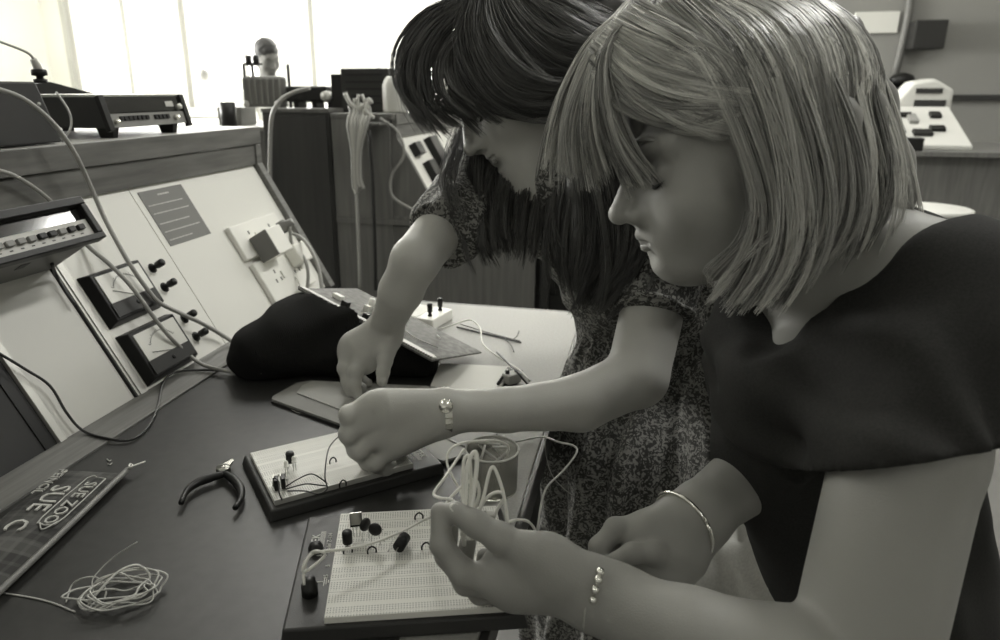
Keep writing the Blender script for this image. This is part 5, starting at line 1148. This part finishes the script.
# ================================================================== BACKGROUND THINGS
BY = 2.56
def yb(x, y): return YP(x, y, BY)
def blk(name, x0, y0, x1, y1, dpt, mat, label, cat, bev=.004, z0=None):
    a, b_ = yb(x0, y1), yb(x1, y0); z = a.z if z0 is None else z0
    t = thing(name, label, cat, ((a.x+b_.x)/2, BY+dpt/2, z))
    MB().b2((a.x, BY, z), (b_.x, BY+dpt, b_.z)).build('case', mat, t, bev); return t, a, b_, z
CZ = 1.1352
t, a, b_, z = blk('transformer', 243, 76, 281, 108, .05, 'grey', 'grey ribbed transformer unit with two knobs on the dark cabinet', 'transformer', .012, CZ)
for k in range(7): x = a.x+.012+k*(b_.x-a.x-.024)/6; MB().b2((x, BY-.006, z+.012), (x+.006, BY+.001, b_.z-.01)).build('rib', 'midgrey', t, .001)
for px in (240, 284.5): q = yb(px, 64); MB().b2((q.x-.004, BY+.02, CZ), (q.x+.004, BY+.03, q.z)).build('side_bar', 'dark', t)
q = yb(240, 64); q2 = yb(258, 64); MB().b2((q.x, BY+.02, q.z-.004), (q2.x, BY+.03, q.z+.004)).build('top_bar', 'dark', t)
for px in (245, 252.5): q = yb(px, 60); MB().cyl((q.x, BY+.025, q.z-.02), (q.x, BY+.025, q.z+.018), .012).build('knob', 'black', t)
q = yb(249, 70); MB().b2((q.x-.004, BY+.02, b_.z), (q.x+.004, BY+.03, q.z+.02)).build('stem', 'dark', t)
for px in (247, 278): q = yb(px, 106); MB().ball((q.x, BY-.004, CZ+.013), .013, 10).build('terminal', 'light', t)
t, a, b_, z = blk('rack_unit', 286, 86, 326, 107, .1, 'black', 'low black instrument with short feet between transformer and dark screen', 'instrument', .01, CZ+.02)
for px in (294, 312, 328): q = yb(px, 108); MB().b2((q.x-.01, BY+.02, CZ), (q.x+.01, BY+.09, CZ+.021)).build('foot', 'black', t)
q = yb(327, 96); MB().cyl((q.x, BY-.02, q.z), (q.x, BY+.01, q.z), .018).build('socket', 'alu', t)
blk('side_unit', 332, 74, 341, 107, .1, 'black', 'narrow black unit touching the left of the dark screen', 'instrument', .004, 1.1202)
t, a, b_, z = blk('dark_screen', 342, 68, 388, 107, .08, 'dark', 'wide dark box standing on the brown cupboard end', 'instrument', .004, 1.1202)
for k in range(5): MB().b2((a.x+.02, BY-.003, z+.03+k*.025), (b_.x-.02, BY+.001, z+.036+k*.025)).build('louvre', 'black', t)
qa, qb = YP(380, 112, 2.50), YP(403, 76, 2.50); r_ = (qb.x-qa.x)/2
t = thing('plastic_jar', 'pale translucent jar standing beside the brunette hair on the cupboard', 'jar', ((qa.x+qb.x)/2, 2.50+.02, 1.1202))
MB(Matrix.Translation(((qa.x+qb.x)/2, 2.54, 1.1202))).lathe([(r_*.95, 0), (r_, .01), (r_, qb.z-1.1202-.03), (r_*.8, qb.z-1.1202-.01), (r_*.6, qb.z-1.1202)], 20).build('body', 'light', t)
# bundle of leads hanging on a hook in front of the cupboard
t = thing('cable_bundle', 'bundle of pale leads hanging from a bracket down the brown cupboard end', 'cable', YP(355, 122, 2.40))
q0_, q1_ = YP(347, 124, 2.36), YP(379, 122, 2.36); MB().b2((q0_.x, 2.36, q0_.z-.004), (q1_.x, 2.436, q0_.z+.004)).build('bracket', 'wood_far', t, .001)
for k in range(7):
    o_ = k*.9; X_ = 349+3.2*k
    wire('lead', [YP(X_+math.sin(o_)*3, 100+6*math.cos(o_*2), 2.385), YP(X_+2, 112, 2.375), YP(X_-1, 124, 2.352), YP(352+k*1.4, 150, 2.35), YP(353+k*1.2, 178, 2.35), YP(354+k*1.6, 190+4*math.sin(k), 2.35)], .0062, ('cable_grey', 'light', 'wire_grey')[k % 3], parent=t, n=6, sm=4)
wire('lead', [YP(345, 93, 2.38), YP(350, 103, 2.38), YP(358, 108, 2.38), YP(366, 104, 2.38), YP(372, 101, 2.38)], .008, 'light', parent=t)
wire('lead', [YP(370, 98, 2.38), YP(366, 110, 2.37), YP(374, 118, 2.37)], .007, 'light', parent=t)
wire('hanging_lead', [YP(356, 188, 2.35), YP(358, 230, 2.36), YP(360, 290, 2.38)], .0062, 'cable_grey', 'pale lead hanging straight down below the cable bundle', 'cable')
wire('hanging_lead', [YP(369, 130, 2.36), YP(373, 190, 2.37), YP(376, 290, 2.38)], .007, 'cable_dark', 'black lead hanging straight down right of the cable bundle', 'cable')
wire('hanging_lead', [YP(310, 88, 2.40), YP(295, 92, 2.39), YP(281, 100, 2.38), YP(272, 116, 2.37), YP(270, 150, 2.39), YP(270, 200, 2.40), YP(271, 260, 2.41)], .0075, 'cable_grey', 'grey lead arching down the left of the dark cabinet', 'cable')
wire('hanging_lead', [YP(380, 118, 2.38), YP(398, 132, 2.40), YP(404, 155, 2.41), YP(392, 175, 2.42), YP(392, 195, 2.42), YP(410, 208, 2.42), YP(430, 215, 2.42)], .005, 'cable_grey', 'thin pale lead looping over the lower end of the sloping console', 'cable')
# small things beyond our shelf
blk('junction_box', 218, 107, 240, 124, .12, 'midgrey', 'small grey socket box on the low cupboard beyond the shelf', 'box', .006, 1.0655)
q = YP(228, 110, 2.50); MB().cyl((q.x, 2.50, 1.0655), (q.x, 2.50, q.z+.03), .03).build('mug', 'dark', label='small dark mug beside the grey socket box', cat='mug')
q = YP(204, 75, 6.3); t = thing('desk_lamp', 'small lamp with round dark head far off before the windows', 'lamp', (q.x, q.y, .9))
MB().ball(q, .06).build('lamp_shade', 'midgrey', t); MB().tube([q, YP(212, 90, 6.3), YP(222, 105, 6.3), YP(225, 125, 6.3)], .014, 8).build('arm', 'light', t); MB().lathe([(.12, 0), (.10, .03), (.02, .04)], 20, Matrix.Translation(YP(225, 126, 6.3))).build('base', 'light', t)
t = thing('far_table', 'white table below the far windows', 'table', (-3.9, 6.4, 0))
MB().b2((-6.3, 5.9, .86), (-1.6, 6.9, .90)).build('tabletop', 'white', t, .004)
for x in (-6.2, -1.7):
    for y in (6.0, 6.8): MB().b2((x-.03, y-.03, 0), (x+.03, y+.03, .86)).build('leg', 'light', t)

# ---------------------------------------------------------------- man at the far bench
g = YP(267, 58, 5.3); t = thing('person', 'distant person in pale shirt with short dark hair looking down before the windows', 'person', (g.x, g.y, 0))
s = SDF(); ff_ = (Vector((.80, -.50, -.42))).normalized(); uu_ = Vector((.15, -.20, .95))
pM, RM = head(s, g, ff_, uu_, 1.12, 1.0, g+Vector((-.03, .06, -.20)))
s.cone(g+Vector((-.03, .06, -.17)), g+Vector((-.03, .08, -.26)), .06, .09, .05)
mesh_obj('body', *s.mesh(g-Vector((.2, .2, .36)), g+Vector((.2, .2, .2)), .0055), 'skin_backlit', t); lips_of(pM, 1.12, 'lips', t); lashes_of(pM, 1.12, t)  # skin colour darkened to stand for the backlight from the windows
s = SDF(); s.ell(g-RM[0]*.022+RM[2]*.050, (.108, .090, .098), RM, .02); s.ell(g+RM[0]*.105-RM[2]*.030, (.080, .10, .085), RM, .01, 's'); s.half(g-RM[2]*.04, -RM[2], .02); s.disp(lambda X, Y, Z: .003*np.sin(X*90+3*np.sin(Z*60))*np.sin(Y*80))
mm_ = s.mesh(g-Vector((.2, .2, .2)), g+Vector((.2, .2, .25)), .006); mesh_obj('hair', *mm_, 'black_soft', t)
s = SDF(); sh = g+Vector((-.03, .10, -.30)); sl_, sr_ = sh+Vector((.17, .10, 0)), sh+Vector((-.17, -.10, 0))
s.cone(sl_, sr_, .07, .07, .05); s.cone(sh+Vector((0, 0, -.08)), sh+Vector((0, .02, -.45)), .14, .15, .06)
for a, e in ((sl_, Vector((.10, -.02, -.27))), (sr_, Vector((-.08, -.12, -.26)))):
    s.cone(a, a+e, .055, .045, .03); s.cone(a+e, a+e+Vector((.06, -.20, .0)), .045, .03, .02)
s.disp(lambda X, Y, Z: .004*np.sin(X*40+Z*30)*np.sin(Y*30))
mesh_obj('shirt', *s.mesh(sh-Vector((.5, .5, .65)), sh+Vector((.5, .5, .2)), .011), 'coat_white', t)
s = SDF()
for a, e in ((sl_, Vector((.10, -.02, -.27))), (sr_, Vector((-.08, -.12, -.26)))):
    w_ = a+e+Vector((.065, -.22, .0)); s.cone(w_, w_+Vector((.02, -.08, 0)), .028, .035, .01)
    for k in range(4): s.cone(w_+Vector((.02-.02+.014*k, -.08, 0)), w_+Vector((.02-.02+.016*k, -.15+.006*abs(k-1.5), -.02)), .009, .007, .004)
    s.cone(w_+Vector((0, -.04, 0)), w_+Vector((-.05, -.09, -.01)), .010, .008, .006)
mesh_obj('hands', *s.mesh(sh-Vector((.5, .7, .5)), sh+Vector((.5, .3, .0)), .006), 'skin_backlit', t)
s = SDF()
for q_ in (-.09, .09): s.cone(sh+Vector((q_, .02, -.50)), sh+Vector((q_+.1, -.40, -.52)), .09, .07, .04); s.cone(sh+Vector((q_+.1, -.40, -.52)), Vector((sh.x+q_+.1, sh.y-.40, .08)), .07, .05, .03)
mesh_obj('trousers', *s.mesh(Vector((sh.x-.5, sh.y-.6, .0)), sh+Vector((.5, .3, -.3)), .014), 'dark', t)

# ---------------------------------------------------------------- right-hand background bench
t = thing('side_bench', 'dark bench carrying a white instrument behind the blonde woman', 'table', (1.6, 4.9, 0))
MB().b2((1.18, 4.5, .842), (3.2, 5.4, .872)).build('tabletop', 'wood_far', t, .003); MB().b2((1.22, 4.56, .0), (2.4, 4.6, .842)).build('front_panel', 'wood_far', t); MB().b2((1.22, 4.6, 0), (1.26, 5.3, .842)).build('side_panel', 'wood_dark', t)
m = frame(Vector((1.24, 4.62, .8725)), (1, .05, 0), y=(0, .88, .36))
t = thing('sloping_instrument', 'white sloping instrument panel with dark switches on the side bench', 'instrument', (1.5, 4.75, .873))
MB().prism([(4.60, .8725), (4.60, .90), (5.05, 1.10), (5.10, 1.10), (5.10, .8725)], 1.22, 1.78, 'x').build('case', 'light', t, .006)
for x, y, w, d in ((.05, .06, .08, .05), (.16, .12, .06, .09), (.08, .24, .10, .05), (.26, .10, .10, .06), (.27, .26, .05, .10), (.36, .16, .08, .05), (.18, .34, .12, .04), (.40, .33, .06, .06)):
    m_ = frame(Vector((1.24, 4.60, .902)), (1, 0, 0), y=(0, .45, .20)); MB(m_).b2((x, y, 0), (x+w, y+d, .02)).build('switch_block', 'black' if (x*100) % 2 < 1 else 'midgrey', t, .003)
q0_, q1_ = YP(893, 152, 4.52), YP(924, 138, 4.52)
MB().b2((q0_.x, 4.50, .8725), (q1_.x, 4.585, q1_.z)).build('battery_box', 'black', bevel=.006, label='black box at the front edge of the side bench', cat='box')
qa = YP(906, 104, 5.3); t = thing('chart_recorder', 'pale rounded machine standing behind the sloping white instrument', 'instrument', (qa.x, 5.3, .873))
MB().prism([(qa.x-.16, .8725), (qa.x+.22, .8725), (qa.x+.22, 1.20), (qa.x+.10, 1.27), (qa.x-.02, 1.25), (qa.x-.10, 1.13)], 5.16, 5.35, 'y').build('case', 'light', t, .02)
MB().b2((qa.x+.0, 5.152, 1.08), (qa.x+.18, 5.162, 1.14)).build('vent', 'dark', t); MB().b2((qa.x+.0, 5.152, 1.18), (qa.x+.15, 5.162, 1.21)).build('vent', 'dark', t)
t = thing('far_side_bench', 'dark bench against the grey far wall at the right', 'table', (2.2, 6.9, 0))
MB().b2((1.55, 6.6, 1.12), (3.35, 7.5, 1.16)).build('tabletop', 'dark', t, .003); MB().b2((1.6, 6.65, 0), (3.3, 6.7, 1.12)).build('front_panel', 'midgrey', t)
t = thing('bench_apparatus', 'dark rounded apparatus on the far bench by the pipe', 'instrument', YP(902, 94, 6.8))
q = YP(902, 80, 6.8); MB().ball(q, (.10, .07, .06)).build('head', 'black', t); MB().b2((q.x-.15, 6.75, 1.1602), (q.x+.12, 6.85, 1.20)).build('base', 'dark', t, .01); MB().b2((q.x-.04, 6.78, 1.20), (q.x+.04, 6.82, q.z)).build('neck', 'dark', t)
q = YP(870, 84, 6.8); MB(Matrix.Translation((q.x, 6.8, 1.1602))).lathe([(.05, 0), (.06, .14), (.055, .145)], 18).build('white_beaker', 'white', label='white beaker at the left end of the far bench', cat='beaker')
for k, px in enumerate((882, 889, 921)):
    q = YP(px, 90, 6.75); MB(Matrix.Translation((q.x, 6.75, 1.1602))).lathe([(.035, 0), (.035, .08-.02*k), (.02, .10-.02*k)], 14).build('small_bottle', ('midgrey', 'dark', 'light')[k], label=('small grey bottle next to the white beaker', 'small dark bottle between grey bottle and dark apparatus', 'small pale bottle right of the dark apparatus')[k], cat='bottle')
q = YP(928, 207, 3.3)
t = thing('stool', 'round-topped stool with dark frame behind the blonde woman shoulder', 'stool', (q.x, q.y, 0))
MB(Matrix.Translation((q.x, q.y, q.z-.03))).lathe([(.15, 0), (.165, .006), (.165, .026), (.155, .03)], 28).build('seat', 'light', t)
MB(Matrix.Translation((q.x, q.y, q.z-.05))).lathe([(.13, 0), (.15, .018)], 24).build('seat_frame', 'black', t)
for k in range(4):
    a = PI/4+k*PI/2; MB().tube([(q.x+.10*math.cos(a), q.y+.10*math.sin(a), q.z-.04), (q.x+.19*math.cos(a), q.y+.19*math.sin(a), .0)], .012, 8, 0).build('leg', 'black', t)
MB().tube([(q.x+.165*math.cos(2*PI*i/24), q.y+.165*math.sin(2*PI*i/24), .25) for i in range(25)], .008, 8, 0).build('foot_ring', 'black', t)
# ================================================================== LIGHT
def area(name, loc, tgt, sx, sy, pw, spread=180):
    l = bpy.data.lights.new(name, 'AREA'); l.shape = 'RECTANGLE'; l.size = sx; l.size_y = sy; l.energy = pw; l.color = (1, .99, .95); l.spread = math.radians(spread)
    o = bpy.data.objects.new(name, l); COL.objects.link(o); o.location = loc; o.rotation_euler = (Vector(tgt)-Vector(loc)).to_track_quat('-Z', 'Y').to_euler(); return o
area('window_daylight_back', (-3.7, RY1-.25, 1.9), (-2.2, 0, .9), 6.2, 1.7, 640)
area('window_daylight_left', (RX0+.15, 3.2, 1.9), (0, 1.5, 1.0), 5.0, 1.8, 1050)
for x, y, e in LAMPS:
    area('ceiling_lamp_light', (x, y, RH-.11), (x, y, 0), .28, 1.2, e)
W = bpy.data.worlds.new('world'); S.world = W; W.use_nodes = True
W.node_tree.nodes['Background'].inputs[0].default_value = (1, .99, .95, 1); W.node_tree.nodes['Background'].inputs[1].default_value = 2.2
S.view_settings.view_transform = 'Standard'; S.view_settings.look = 'None'; S.view_settings.exposure = 0; S.view_settings.gamma = 1
S.view_settings.use_curve_mapping = False
